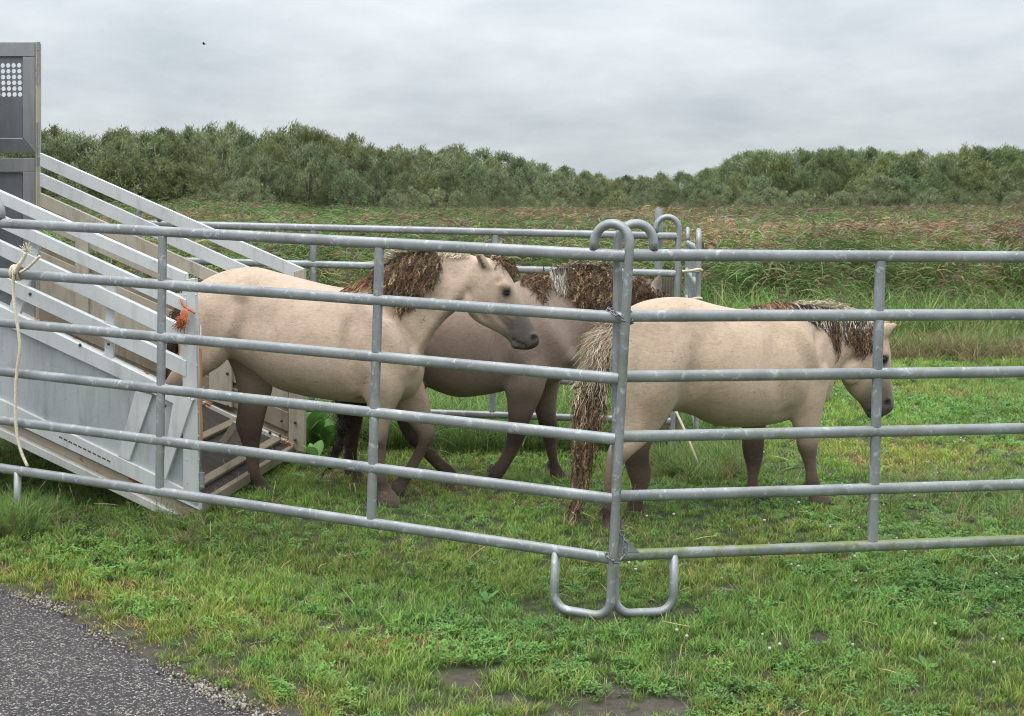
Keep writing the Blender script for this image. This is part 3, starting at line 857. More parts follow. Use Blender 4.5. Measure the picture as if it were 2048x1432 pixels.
# ------------------------------------------------------------------ far woods of willow, one tree each
def tree_protos(kind):
    H = 10.0
    cr, tk = MB(), MB()
    nst = rng.integers(3, 6)
    tips = []
    for s in range(nst):
        a = s * 6.28 / nst + rng.normal(0, .4)
        r0 = 0.15; sp = rng.uniform(0.6, 1.6)
        P = spline([(r0 * math.cos(a), r0 * math.sin(a), -0.3), (sp * .35 * math.cos(a), sp * .35 * math.sin(a), 2.2), (sp * .8 * math.cos(a) + rng.normal(0, .2), sp * .8 * math.sin(a), 5), (sp * math.cos(a) + rng.normal(0, .3), sp * math.sin(a), 8.4)], 4)
        tk.tube(P, np.linspace(0.13, 0.03, len(P)), 6, (0.19, 0.17, 0.13))
        for j in range(4):
            p = P[rng.integers(5, len(P))]
            a2 = rng.uniform(0, 6.28); q = p + np.array([math.cos(a2) * 1.3, math.sin(a2) * 1.3, rng.uniform(.8, 1.7)])
            tk.tube([p, (p + q) / 2 + [0, 0, .1], q], [0.05, 0.035, 0.015], 5, (0.17, 0.15, 0.12))
            tips.append(q)
    ncl = 120 if kind == 0 else 90
    base = 1.3 if kind == 0 else 0.2
    for c in range(ncl):
        z = base + (H - base) * (rng.uniform() ** 0.85)
        f = (z - base) / (H - base)
        R = (3.3 if kind == 0 else 3.5) * (math.sin(math.pi * min(1, 0.18 + 0.82 * f)) ** 0.6) * (1 if f < .8 else 1.0)
        a = rng.uniform(0, 6.28); q = R * rng.uniform(0.35, 1.0)
        cc = np.array([q * math.cos(a), q * math.sin(a), z - 0.25])
        kk = rng.uniform(0.75, 1.25); sz = rng.uniform(0.35, 0.62)
        for l in range(56):
            d = rng.normal(0, 1, 3); d /= np.linalg.norm(d)
            p = cc + d * sz * rng.uniform(.4, 1.15) * np.array([.78, .78, 1.9])
            ld = nrm(np.array([d[0] * .5 - 0.45, d[1] * .5, 1.0 + d[2] * .3]) + rng.normal(0, .38, 3))
            sd_ = nrm(np.cross(ld, rng.normal(0, 1, 3)))
            L_ = rng.uniform(0.24, 0.52); W_ = rng.uniform(0.06, 0.11)
            col = np.array([0.165, 0.200, 0.088]) * kk * rng.uniform(.75, 1.25)
            if rng.uniform() < .3: col = np.array([0.235, 0.258, 0.160]) * kk
            cr.add([p - sd_ * W_ * .5, p + ld * L_ * .5 - sd_ * W_ * .2, p + ld * L_, p + sd_ * W_ * .5], [(0, 1, 2, 3)], col)
    return cr.mesh("crown", mat=M['leaf']), tk.mesh("trunk", mat=M['bark'])
M['bark'] = hairmat(); M['bark'].name = "willow_bark"
TP = [tree_protos(0) for _ in range(5)] + [tree_protos(1) for _ in range(4)]
SIL = np.array([(-900, 262), (-300, 255), (80, 258), (200, 264), (330, 254), (400, 262), (560, 254), (620, 262), (700, 274), (760, 288), (900, 296), (960, 304), (1040, 318), (1100, 332), (1150, 338), (1200, 352), (1300, 352), (1380, 345), (1430, 338), (1462, 302), (1560, 298), (1700, 295), (1800, 302), (1900, 298), (2000, 300), (2300, 300), (2900, 320)], float)
def add_tree(X, Y, h, kind, wfac, colr, label, group):
    c_, t_ = TP[rng.integers(0, 5) if kind == 0 else rng.integers(5, 9)]
    root = thing("willow_tree" if kind == 0 else "willow_bush", (X, Y, float(gz(X, Y))), label, "tree" if kind == 0 else "bush", group)
    s = h / 10.3
    for nm, me in (("crown", c_), ("trunk", t_)):
        o = bpy.data.objects.new(nm, me); COL.objects.link(o); o.parent = root
        o.color = (*colr, 1)
    root.scale = (s * wfac, s * wfac, s)
    root.rotation_euler = (rng.normal(0, .03), rng.normal(-0.05, .04), rng.uniform(0, 6.28))
ROWS = [(212, 1.0, 3.6, 0), (203, 0.97, 3.8, 0), (195, 0.86, 4.0, 0), (188, 0.66, 4.0, 2), (181, 0.44, 3.6, 1)]
for Yr, fac, step, kd in ROWS:
    X = -0.40 * Yr
    while X < 0.40 * Yr:
        Y = Yr + rng.normal(0, 1.8)
        upx = X / Y * F + CX
        v = np.interp(upx, SIL[:, 0], SIL[:, 1])
        gap = 1180 < upx < 1400
        right = upx >= 1400
        h = EYE + (408 - v) / F * Y + 0.3
        jitter = rng.uniform(0.92, 1.06)
        hh = h * fac * jitter
        kind = 0 if kd == 0 else (1 if kd == 1 else int(rng.uniform() < 0.4))
        if kd == 1 and upx < 760 and rng.uniform() < 0.55:
            X += step; continue
        tone = rng.uniform(0.86, 1.12)
        yel = rng.uniform(0.92, 1.12)
        gr = 1.05 if right and kd != 1 else 1.0
        colr = (tone * yel, tone * gr * 1.02, tone * (0.92 if yel > 1.05 else 1.0))
        if kd == 1: colr = (tone * 1.12, tone * 1.08, tone * 1.05)
        if kind == 1:
            lab, grp = ("low grey green willow bush at the reed edge of the right-hand wood", "willow bushes before the right wood") if right else (("thin low willow bush in the gap between the two woods", "bushes in the gap between the woods") if gap else ("low grey green willow bush along the foot of the long wood", "willow bushes before the long wood"))
        else:
            lab, grp = ("rounded green willow in the shorter wood behind the reeds", "trees of the shorter wood") if right else (("slim willow in the low gap between the two woods", "trees in the gap between the woods") if gap else ("grey green wind blown willow in the long wood beyond the water", "trees of the long wood"))
        tw_ = 'dark' if tone < 0.93 else ('pale' if tone > 1.05 else 'mid-toned')
        yw_ = 'olive' if yel > 1.03 else 'cool green'
        rw_ = {212: 'at the back', 203: 'behind the middle', 195: 'in the middle', 188: 'near the front', 181: 'at the front'}[Yr]
        kw_ = 'willow bush' if kind == 1 else 'willow'
        pl_ = 'of the shorter wood beyond the brown reeds' if right else ('of the low gap between the two woods' if gap else 'of the long wood beyond the water')
        lab = f'{tw_} {yw_} {kw_} {rw_} {pl_}'
        add_tree(X, Y, max(2.4, hh), kind, rng.uniform(1.2, 1.7) * (1.3 if hh < 6 else 1.0), colr, lab, grp)
        X += step * rng.uniform(0.62, 1.0)

# ------------------------------------------------------------------ galvanised cattle panels
RAILH = [0.275 + 0.255 * i for i in range(6)]
def oval_rail(mb, a, b, up, h=0.050, d=0.036, n=14):
    a, b = np.asarray(a, float), np.asarray(b, float)
    T = nrm(b - a); U = nrm(np.asarray(up) - np.dot(up, T) * T); W = np.cross(T, U)
    ring = []
    for k in range(n):
        t = 2 * math.pi * k / n
        c, s = math.cos(t), math.sin(t)
        ring.append((math.copysign(abs(c) ** 0.75, c) * h / 2, math.copysign(abs(s) ** 0.9, s) * d / 2))
    V = [p + U * x + W * y for p in (a, b) for x, y in ring]
    Fc = [(k, (k + 1) % n, n + (k + 1) % n, n + k) for k in range(n)] + [tuple(reversed(range(n))), tuple(n + k for k in range(n))]
    mb.add(V, Fc)
def panel(P0, D, L, label, mats=None, lean=0.0, group="galvanised cattle panels of the pen", z0=0.0, mids=(1 / 3, 2 / 3), rails=6):
    P0 = np.asarray(P0, float); D = nrm(D)
    U = nrm(np.array([0, 0, 1.0]) - D[2] * D); N = np.cross(D, U); U = nrm(U - lean * D)
    base = P0 + D * L / 2
    root = thing("fence_panel", (base[0], base[1], base[2]), label, "fence panel", group)
    pt = lambda s, h, o=0.0: P0 + D * s + U * (h + z0) + N * o
    e0 = 0.024
    for i, h in enumerate(RAILH):
        mb = MB()
        if i in (0, 5): oval_rail(mb, pt(e0 + 0.012, h), pt(L - e0 - 0.012, h), U)
        else: oval_rail(mb, pt(e0 + 0.012, h), pt(L - e0 - 0.012, h), U)
        mb.build("rail", (mats or {}).get(i, M['galv']), root, sharp=50)
    for side in (0, 1):
        S = lambda s: (s if side == 0 else L - s)
        path = []
        for k in range(13):
            t = math.pi * k / 12
            path.append(pt(S(e0 + 0.0775 + 0.0775 * math.cos(t)), 1.602 + 0.078 * math.sin(t)))
        path = [pt(S(e0 + 0.155), 1.570)] + path
        path += [pt(S(e0), h) for h in (1.5, 1.1, 0.7, 0.3, 0.092)]
        for k in range(1, 7):
            t = math.pi / 2 * k / 6
            path.append(pt(S(e0 + 0.072 * (1 - math.cos(t))), 0.092 - 0.072 * math.sin(t)))
        for k in range(0, 7):
            t = math.pi / 2 * k / 6
            path.append(pt(S(e0 + 0.190 + 0.072 * math.sin(t)), 0.092 - 0.072 * math.cos(t)))
        path.append(pt(S(e0 + 0.262), 0.270))
        mb = MB(); mb.tube(path, 0.0198, 12, up=N)
        mb.build("end_post", (mats or {}).get('end', M['galv']), root)
    for m_ in mids:
        for i in range(5):
            mb = MB()
            oval_rail(mb, pt(L * m_, RAILH[i] + 0.020), pt(L * m_, RAILH[i + 1] - 0.020), D, 0.046, 0.030)
            mb.build("upright", (mats or {}).get('upright', M['galv']), root, sharp=50)
    return root, pt, (D, U, N)
PL0 = np.array([0.435, 5.980, 0.008])
DL = nrm([-math.cos(0.4462), math.sin(0.4462), 0.0339])
lp, lpt, LAX = panel(PL0, DL, 3.625, "long galvanised panel fencing the ramp side, white rope tied on it", {'upright': M['galv_lichen'], 'end': M['galv_lichen']}, lean=0.0133)
PR0 = np.array([0.4145, 6.036, 0.010])
DR = nrm([math.cos(0.2003), math.sin(0.2003), -0.0121])
rp_, rpt, RAX = panel(PR0, DR, 3.6, "galvanised panel with green mossy bottom rail, chained at the corner", {0: M['galv_moss'], 1: M['galv_lichen'], 2: M['galv_lichen'], 3: M['galv_lichen'], 'end': M['galv_lichen']}, lean=0.0109)
# gusset plates on the chained end of the right panel
for tri in ([(0.03, 0.290), (0.03, 0.385), (0.125, 0.290)], [(0.03, 1.315), (0.03, 1.355), (0.085, 1.315)]):
    mb = MB(); mb.prism([rpt(s, h, 0.02) for s, h in tri], RAX[2] * -0.008, bevel=0.001)
    mb.build("gusset_plate", M['galv'], rp_, sharp=40)
# back panel
BR = at_y(1349, 936, 9.92); BL = at_y(275, 934, 10.28)
BR[2] = float(gz(BR[0], BR[1])) - 0.005; BL[2] = float(gz(BL[0], BL[1])) - 0.06
bk, bpt, BAX = panel(BR, BL - BR, np.linalg.norm(BL - BR), "galvanised back panel behind the horses, in front of the reeds", {0: M['galv_lichen']})
# the panel going away behind the wooden post
E0 = at_y(1392, 930, 10.15); E1 = at_y(1371, 760, 13.6)
E0[2] = float(gz(E0[0], E0[1])) - 0.10; E1[2] = float(gz(E1[0], E1[1])) - 0.12
ep, ept, EAX = panel(E0, E1 - E0, np.linalg.norm(E1 - E0), "galvanised panel seen end on, running back beside the wooden post")

# posts at the back corner
def post(name, u, vt, Y, r, mat, label, cat, lean=0.0, top=0.0, rough=0.0):
    t = at_y(u, vt, Y); g0 = float(gz(t[0], t[1])) - 0.15
    root_z = float(gz(t[0], t[1]))
    mb = MB(); P = np.array([[t[0] - lean, t[1], g0], [t[0] - lean * .5, t[1], (g0 + t[2]) / 2], [t[0], t[1], t[2] - 0.02], [t[0], t[1], t[2]]])
    P = np.vstack([P[0], P[1], (P[1] + P[2]) / 2, P[2], P[3]])
    mb.tube(P, [r, r, r, r, r * 0.86], 14)
    if rough: mb.v = [tuple(np.array(p) + np.array([rng.normal(0, rough), rng.normal(0, rough), 0])) for p in mb.v]
    o = mb.build(name, mat, None, sharp=45)
    tag(o, label, cat)
    return o
post("wooden_post", 1327, 549, 10.10, 0.064, M['wood'], "thick round weathered wooden post behind the back panel corner", "post", rough=0.003)
post("wooden_stake", 1358, 536, 10.02, 0.022, M['wood'], "thin brown wooden stake beside the back panel end post", "stake", rough=0.002)
post("steel_post", 1318, 417, 10.03, 0.027, M['galv'], "round capped steel post standing above the back panel loop", "post")
# lashings of white rope on the end-on panel
def rope_obj(name, pts, r, mat, label, cat, parent=None, seg=6):
    mb = MB(); mb.tube(spline(pts, seg), r, 8)
    o = mb.build(name, mat, parent)
    if parent is None: tag(o, label, cat)
    return o
def lash(v0, label):
    c = at_y(1394, v0, 10.12)
    pts = [c + [-0.125, -0.02, -0.012], c + [-0.06, -0.06, -0.004], c + [0.0, -0.055, 0.006], c + [0.028, -0.03, 0.0], c + [0.02, 0.035, -0.01], c + [-0.05, 0.05, -0.01], c + [-0.125, 0.03, -0.012]]
    rope_obj("rope_lashing", pts, 0.010, M['white_rope'], label, "rope")
lash(540, "white rope lashed round the end-on panel level with the stake top")
lash(597, "white rope lashed round the end-on panel just above the pony's rump")
sp0, sp1 = at_y(1346, 812, 9.45), at_y(1396, 927, 9.15)
sp0b = sp0 + (sp0 - sp1) * 0.35
mb = MB(); mb.tube([sp0b, (sp0 + sp1) / 2 + [0.006, 0, 0.004], sp1], [0.008, 0.0085, 0.008], 8, (0.6, 0.52, 0.36))
tag(mb.build("stick", plain("bleached_stick", (0.55, 0.48, 0.33), 0.8, 0, 30, 0.2)), "thin pale stick leaning in the grass under the pony's belly", "stick")

# ------------------------------------------------------------------ chains
def link_mesh():
    mb = MB(); P = []
    for k in range(20):
        t = 2 * math.pi * k / 20
        P.append((0.008 * math.cos(t), 0, 0.010 * math.sin(t) + (0.0085 if math.sin(t) > 0 else -0.0085)))
    P.append(P[0]); P.append(P[1])
    mb.tube(P, 0.0032, 6, cap=False, up=(0, 1, 0))
    return mb.mesh("chain_link", mat=M['chain'])
LINK = link_mesh()
def chain(path, label):
    P = spline(path, 30)
    d = np.r_[0, np.cumsum(np.linalg.norm(np.diff(P, axis=0), axis=1))]
    root = thing("chain", P[len(P) // 2], label, "chain", None)
    L0 = np.array(root.location); n = max(3, int(d[-1] / 0.0275))
    for k in range(n + 1):
        s = d[-1] * k / n
        p = np.array([np.interp(s, d, P[:, i]) for i in range(3)])
        q = np.array([np.interp(min(d[-1], s + .01), d, P[:, i]) - np.interp(max(0, s - .01), d, P[:, i]) for i in range(3)])
        o = bpy.data.objects.new("chain_link", LINK); COL.objects.link(o); o.parent = root
        o.location = tuple(p - L0)
        qt = Vector(q).to_track_quat('Z', 'Y') @ Matrix.Rotation(math.pi / 2 * (k % 2) + 0.5, 3, 'Z').to_quaternion()
        o.rotation_mode = 'QUATERNION'; o.rotation_quaternion = qt
    return root
def cpx(u, v, dy): return at_y(u, v, 6.005 + dy)
chain([cpx(1222, 617, 0.06), cpx(1216, 620, 0.0), cpx(1228, 626, -0.045), cpx(1240, 636, -0.055), cpx(1252, 642, -0.05), cpx(1263, 645, -0.02), cpx(1262, 640, 0.05)], "thin steel chain round both corner posts below the second rail from the top")
chain([cpx(1244, 1068, 0.01), cpx(1249, 1080, -0.02), cpx(1251, 1096, -0.03), cpx(1246, 1112, -0.04), cpx(1236, 1122, -0.055), cpx(1222, 1119, -0.06), cpx(1213, 1109, -0.02), cpx(1216, 1108, 0.05)], "steel chain hanging round the corner posts at the bottom rail")

# ------------------------------------------------------------------ trailer with lowered ramp
RA = np.array([-1.70, 7.62, 0.0]); RE_ = nrm([-0.993, 0.12, 0]); RN = np.array([0.12, 0.993, 0]) ; RN = RN / np.linalg.norm(RN)
WID = 2.02
def rpx(u, v, w): return on_plane(u, v, RA + RN * w, RN)
def rpt3(s, w, z): return RA + RE_ * s + RN * w + np.array([0, 0, z])
SLOPE = 0.455
fz = lambda s: 0.155 + SLOPE * s
trl = thing("livestock_trailer", rpt3(2.6, 1.0, 0.0), "aluminium livestock trailer with its rear ramp lowered onto the grass", "trailer")
def line(p, q): return lambda x: p[1] + (q[1] - p[1]) * (x - p[0]) / (q[0] - p[0])
def strip(name, top, bot, x0, x1, w, t, mat, parent, x1b=None, bev=0.003):
    x1b = x1 if x1b is None else x1b
    mb = MB()
    pts = [rpx(x0, top(x0), w), rpx(x1, top(x1), w), rpx(x1b, bot(x1b), w), rpx(x0, bot(x0), w)]
    mb.prism(pts, RN * t, bevel=bev)
    return mb.build(name, mat, parent, sharp=35)
def poly(name, px, w, t, mat, parent, bev=0.003):
    mb = MB(); mb.prism([rpx(u, v, w) for u, v in px], RN * t, bevel=bev)
    return mb.build(name, mat, parent, sharp=35)
X0 = -330
L1, L2, L3 = line((29, 889), (375, 1056)), line((29, 872), (381, 1042)), line((38, 852), (393, 1018))
L4, L5, L6 = line((0, 798), (299, 944)), line((38, 664), (232, 754)), line((0, 612), (308, 761))
# ramp deck
mb = MB()
mb.prism([rpt3(0.02, 0.05, fz(0)), rpt3(2.35, 0.05, fz(2.33)), rpt3(2.35, 0.05, fz(2.33) - 0.06), rpt3(0.02, 0.05, fz(0) - 0.06)], RN * (WID - 0.1), bevel=0.004)
deck = mb.build("ramp", M['rubber'], trl, sharp=40)
tag(deck, "muddy black rubber ramp deck")
s = 0.10
while s < 2.3:
    mb = MB(); mb.box(rpt3(s, WID / 2, fz(s) + 0.010), [nrm(RE_ + np.array([0, 0, SLOPE])), RN, np.cross(nrm(RE_ + np.array([0, 0, SLOPE])), RN)], (0.026, WID / 2 - 0.07, 0.014))
    mb.build("cleat", M['alu_dirty'], deck, sharp=40); s += 0.27
mb = MB(); mb.box(rpt3(0.045, WID / 2, 0.130), [RE_, RN, np.array([0, 0, 1.0])], (0.05, WID / 2, 0.03))
mb.build("lip_plank", M['alu_dirty'], deck, sharp=40)
beam = strip("side_beam", L2, L1, X0, 383, -0.03, 0.08, M['alu_beam'], deck, 376)
strip("side_channel", L3, L2, X0, 392, 0.015, 0.03, M['alu_tan'], deck, 383)
poly("support_foot", [(288, 1012), (345, 1040), (352, 1054), (303, 1052)], 0.02, 0.10, M['alu_beam'], deck)
mb = MB(); mb.prism([rpt3(0, WID - .05, fz(0) + .02), rpt3(2.35, WID - .05, fz(2.35) + .02), rpt3(2.35, WID - .05, fz(2.35) - .12), rpt3(0, WID - .05, fz(0) - .12)], RN * 0.08, bevel=0.004)
mb.build("side_beam", M['alu_beam'], deck, sharp=35)
# near side gate
gate = strip("side_gate", L6, L4, X0, 398, 0.012, 0.012, M['alu_sheet'], trl)
tag(gate, "near side gate with a plain aluminium sheet and sloping rails")
strip("rail", L4, L3, X0, 398, -0.012, 0.05, M['alu'], gate)
strip("rail", L6, L5, X0, 366, -0.018, 0.05, M['alu'], gate)
for t0, t1, b0, b1 in (((60, 577), (224, 653), (22, 590), (139, 645)), ((0, 482), (179, 565), (0, 512), (210, 613)), ((87, 470), (268, 552), (0, 456), (197, 546)), ((0, 382), (385, 553), (9, 412), (311, 545))):
    strip("rail", line(t0, t1), line(b0, b1), X0, 372, -0.018, 0.045, M['alu'], gate)
poly("stile", [(364, 560), (390, 556), (399, 1016), (366, 1000)], -0.012, 0.046, M['alu'], gate)
poly("brace", [(270, 782), (305, 790), (258, 922), (235, 912)], -0.008, 0.020, M['alu'], gate)
poly("brace", [(349, 786), (387, 797), (331, 960), (322, 950)], -0.030, 0.030, M['alu'], gate)
poly("brace", [(60, 470), (84, 480), (34, 640), (6, 775), (-16, 768), (12, 635)], 0.020, 0.028, M['alu'], gate)
poly("brace", [(212, 560), (230, 568), (226, 730), (208, 722)], 0.024, 0.02, M['alu'], gate)
for v0, v1 in ((774, 802), (945, 976)):
    a, b = rpx(404, v0, -0.012), rpx(404, v1, -0.012)
    mb = MB(); mb.tube([a, b], 0.014, 10); mb.build("hinge", M['galv'], gate, sharp=40)
a, b = rpx(401, 650, 0.0), rpx(403, 1000, 0.0)
mb = MB(); mb.tube([a, b], 0.006, 8); mb.build("hinge_rod", M['galv'], gate)
for c in ((385, 796),):
    P = [rpx(*c, -0.03) + 0.012 * np.array([math.cos(t), 0, math.sin(t)]) for t in np.linspace(0, 6.6, 16)]
    mb = MB(); mb.tube(P, 0.003, 6); mb.build("eyelet", M['alu'], gate)
for u, v in ((217, 688), (60, 588), (160, 690), (330, 812)):
    c = rpx(u, v, -0.02); mb = MB(); mb.ball(c, 0.009, nu=8, nv=5); mb.build("bolt", M['bolt'], gate)
for k in range(11):
    u0 = 118 + 9.6 * k; v0 = 872 + 4.7 * k
    poly("slot", [(u0, v0), (u0 + 6.5, v0 + 3.2), (u0 + 6.5, v0 + 6.0), (u0, v0 + 2.8)], -0.0135, 0.004, M['bolt'], gate, 0.0)
for k in range(9):
    for uu in (371 + 0.4 * k, 392 + 0.8 * k):
        c_ = rpx(uu, 590 + 47 * k, -0.012); mb = MB(); mb.ball(c_, (0.005, 0.003, 0.005), nu=8, nv=4); mb.build("rivet", M['alu'], gate)
# far side gate
FW = WID
fb = lambda x: 905 + 0.46 * (x - 605)
f5 = lambda x: 470 + 0.45 * (x - 75)
fgate = strip("side_gate", f5, fb, 79, 600, FW, 0.012, M['alu_dirty'], trl)
tag(fgate, "far side gate with dusty cream boards and sloping rails")
for k, y0 in enumerate((305, 345, 385, 425)):
    sl = (0.44, 0.452, 0.452, 0.45)[k]
    tp = (lambda y0, sl: (lambda x: y0 + sl * (x - 78)))(y0, sl)
    bt = (lambda y0, sl: (lambda x: y0 + 27 + sl * (x - 78)))(y0, sl)
    strip("rail", tp, bt, 79, 606, FW - 0.03, 0.04, M['alu'] if k < 2 else M['alu_cream'], fgate, 592)
poly("stile", [(588, 543), (609, 537), (609, 905), (577, 898), (577, 700), (588, 690)], FW - 0.036, 0.05, M['alu_cream'], fgate)
for k in range(5):
    o0 = 30 + 50 * k
    tp = (lambda o: (lambda x: f5(x) + o))(o0); bt = (lambda o: (lambda x: f5(x) + o + 38))(o0)
    strip("board", tp, bt, 80, 576, FW - 0.018, 0.018, M['alu_dirty'] if k > 1 else M['alu_cream'], fgate)
poly("strap", [(418, 690), (463, 700), (463, 815), (418, 800)], FW - 0.05, 0.03, M['alu_cream'], fgate)
poly("strap", [(150, 470), (176, 482), (176, 640), (150, 630)], FW - 0.05, 0.03, M['alu_cream'], fgate)
for u, v in ((455, 747), (455, 812), (590, 845), (590, 880), (563, 842), (595, 760), (540, 865), (560, 871)):
    c = rpx(u, v, FW - 0.05); mb = MB(); mb.ball(c, 0.011, nu=8, nv=5); mb.build("bolt", M['bolt'], fgate)
mb = MB(); mb.prism([rpx(u, v, 1.25) for u, v in ((438, 884), (452, 888), (478, 850), (466, 843))], RN * 0.03, bevel=0.002)
mb.build("strut", M['alu_cream'], deck, sharp=35)
# rear doors on the far side, frame and vent
DW = FW + 0.02
door = poly("upper_door", [(-260, 108), (50, 112), (50, 292), (-260, 300)], DW + 0.02, 0.012, M['alu_dark'], trl)
# (the sheet is rebuilt below with its punched holes)
bpy.data.objects.remove(door)
def punched_sheet():
    mb = MB(); N_ = 14
    o = rpx(46, 198, DW + 0.02); ex = RE_; ez = np.array([0, 0, 1.0])
    pitch = 0.0385; r_ = 0.0155
    cols, rws = 9, 6
    zt = rpx(46, 112, DW + 0.02)[2] - o[2]; zb = rpx(46, 294, DW + 0.02)[2] - o[2]
    hx0 = 0.0; hz0 = 0.012
    def q(a, b): return o + ex * a + ez * b
    top = hz0 + rws * pitch; rgt = hx0; lft = hx0 + cols * pitch
    for i in range(cols):
        for j in range(rws):
            cx, cz = hx0 + (i + .5) * pitch, hz0 + (j + .5) * pitch
            V, Fc = [], []
            for k in range(N_):
                t = 2 * math.pi * (k + .5) / N_
                c_, s_ = math.cos(t), math.sin(t); m_ = max(abs(c_), abs(s_))
                V.append(q(cx + r_ * c_, cz + r_ * s_)); V.append(q(cx + pitch / 2 * c_ / m_, cz + pitch / 2 * s_ / m_))
            for k in range(N_):
                k2 = (k + 1) % N_
                Fc.append((2 * k, 2 * k + 1, 2 * k2 + 1, 2 * k2))
            mb.add(V, Fc)
            for sx in (-1, 1):
                for sz in (-1, 1):
                    cn = (cx + sx * pitch / 2, cz + sz * pitch / 2)
                    ks = [k for k in range(N_) if (math.cos(2 * math.pi * (k + .5) / N_) * sx > 0 and math.sin(2 * math.pi * (k + .5) / N_) * sz > 0)]
                    ks = sorted(ks, key=lambda k: -abs(math.cos(2 * math.pi * (k + .5) / N_)))
                    out = []
                    for k in ks:
                        t = 2 * math.pi * (k + .5) / N_; m_ = max(abs(math.cos(t)), abs(math.sin(t)))
                        out.append((cx + pitch / 2 * math.cos(t) / m_, cz + pitch / 2 * math.sin(t) / m_))
                    a = [p for p in out if abs(abs(p[0] - cx) - pitch / 2) < 1e-9]; b = [p for p in out if abs(abs(p[1] - cz) - pitch / 2) < 1e-9]
                    if a and b: mb.add([q(*cn), q(*a[-1]), q(*b[0])], [(0, 1, 2)])
    L_ = 1.3
    mb.add([q(-0.03, zb), q(L_, zb), q(L_, hz0), q(-0.03, hz0)], [(0, 1, 2, 3)])
    mb.add([q(-0.03, top), q(L_, top), q(L_, zt), q(-0.03, zt)], [(0, 1, 2, 3)])
    mb.add([q(lft, hz0), q(L_, hz0), q(L_, top), q(lft, top)], [(0, 1, 2, 3)])
    mb.add([q(-0.03, hz0), q(rgt, hz0), q(rgt, top), q(-0.03, top)], [(0, 1, 2, 3)])
    return mb
ud = punched_sheet().build("upper_door", M['alu_dark'], trl, smooth_=False)
md = ud.modifiers.new("thickness", 'SOLIDIFY'); md.thickness = 0.004; md.offset = 0
tag(ud, "dark brushed metal upper door with a grid of punched round holes")
poly("door_frame", [(-260, 84), (70, 84), (70, 113), (-260, 113)], DW, 0.04, M['alu_frame'], ud)
poly("door_frame", [(45, 113.5), (70, 113.5), (70, 305), (45, 276)], DW, 0.04, M['alu_frame'], ud)
poly("door_frame", [(-260, 276.5), (44, 276.5), (70, 306), (-260, 306)], DW, 0.04, M['alu_dark'], ud)
ld = poly("lower_door", [(-260, 345), (45, 345), (45, 640), (-260, 620)], DW + 0.02, 0.012, M['alu_dark'], trl)
poly("door_frame", [(-260, 316), (70, 316), (70, 344), (-260, 344)], DW, 0.04, M['alu_frame'], ld)
poly("door_frame", [(45, 344.5), (70, 344.5), (70, 650), (45, 640)], DW, 0.04, M['alu_frame'], ld)
pst = poly("corner_post", [(70.5, 86), (75, 86), (75, 655), (70.5, 652)], DW - 0.01, 0.06, M['alu_cream'], trl)
for v0, v1 in ((84, 101), (103, 131), (133, 150), (152, 168), (245, 261), (263, 291), (293, 309), (315, 332)):
    a, b = rpx(77, v0, DW - 0.02), rpx(77, v1, DW - 0.02)
    mb = MB(); mb.tube([a, b], 0.0125 if (v1 - v0) < 20 else 0.009, 10); mb.build("hinge", M['alu_frame'], pst, sharp=40)
# the trailer body itself, running off to the left
BS0, BS1 = 2.40, 7.2
fl = fz(2.33)
def slab(name, s0, s1, w0, w1, z0, z1, mat, parent):
    mb = MB(); mb.prism([rpt3(s0, w0, z0), rpt3(s1, w0, z0), rpt3(s1, w1, z0), rpt3(s0, w1, z0)], (0, 0, z1 - z0), bevel=0.006)
    return mb.build(name, mat, parent, sharp=35)
slab("body_floor", BS0, BS1, 0.0, WID + 0.10, fl - 0.25, fl - 0.005, M['inside'], trl)
slab("body_wall", BS0, BS1, -0.06, -0.005, fl - 0.25, 2.78, M['alu_sheet'], trl)
slab("body_wall", BS0, BS1, WID + 0.105, WID + 0.15, fl - 0.25, 2.78, M['alu_dark'], trl)
slab("body_roof", BS0, BS1, -0.06, WID + 0.15, 2.785, 2.84, M['alu_sheet'], trl)
slab("body_wall", BS1 - 0.05, BS1 - 0.005, 0.0, WID + 0.10, fl, 2.78, M['inside'], trl)
for sx in (5.0, 5.9):
    for w0 in (0.02, WID - 0.12):
        c0 = rpt3(sx, w0, 0.42 + 0.08); wheel = MB(); wheel.tube([c0, c0 + RN * 0.03, c0 + RN * 0.17, c0 + RN * 0.2], [0.34, 0.38, 0.38, 0.34], 24)
        wo = wheel.build("wheel", plain("tyre_rubber", (0.03, 0.03, 0.03), 0.8), trl, sharp=40)
        rim = MB(); rim.tube([c0 - RN * 0.012, c0 + RN * 0.01], [0.19, 0.21], 18); rim.build("rim", M['galv'], wo, sharp=40)

# ropes and twine hung on the fence and gate
def lpx(u, v, o): return on_plane(u, v, PL0 + LAX[2] * (-o if np.dot(LAX[2], CAM - PL0) < 0 else o), LAX[2])
rope = thing("white_rope", lpx(35, 545, 0.03), "cream cotton rope knotted on the rail and hanging past the trailer gate", "rope")
rope_obj("hanging_end", [lpx(30, 536, .045), lpx(26, 570, .04), lpx(30, 620, .045), lpx(40, 690, .045), lpx(34, 740, .045), lpx(31, 800, .045), lpx(33, 860, .045), lpx(42, 902, .04), lpx(55, 933, .035)], 0.0085, M['white_rope'], "", "", rope)
for k in range(3):
    c = lpx(28 + 6 * k, 545, 0.0)
    P = [c + LAX[0] * 0.006 * math.sin(t) + LAX[1] * 0.034 * math.cos(t) + LAX[2] * 0.032 * math.sin(t) for t in np.linspace(0, 6.5, 22)]
    rope_obj("wrap", P, 0.0085, M['white_rope'], "", "", rope, 2)
rope_obj("loose_end", [lpx(30, 548, .045), lpx(38, 530, .05), lpx(44, 522, .045), lpx(52, 505, .04)], 0.010, M['white_rope'], "", "", rope)
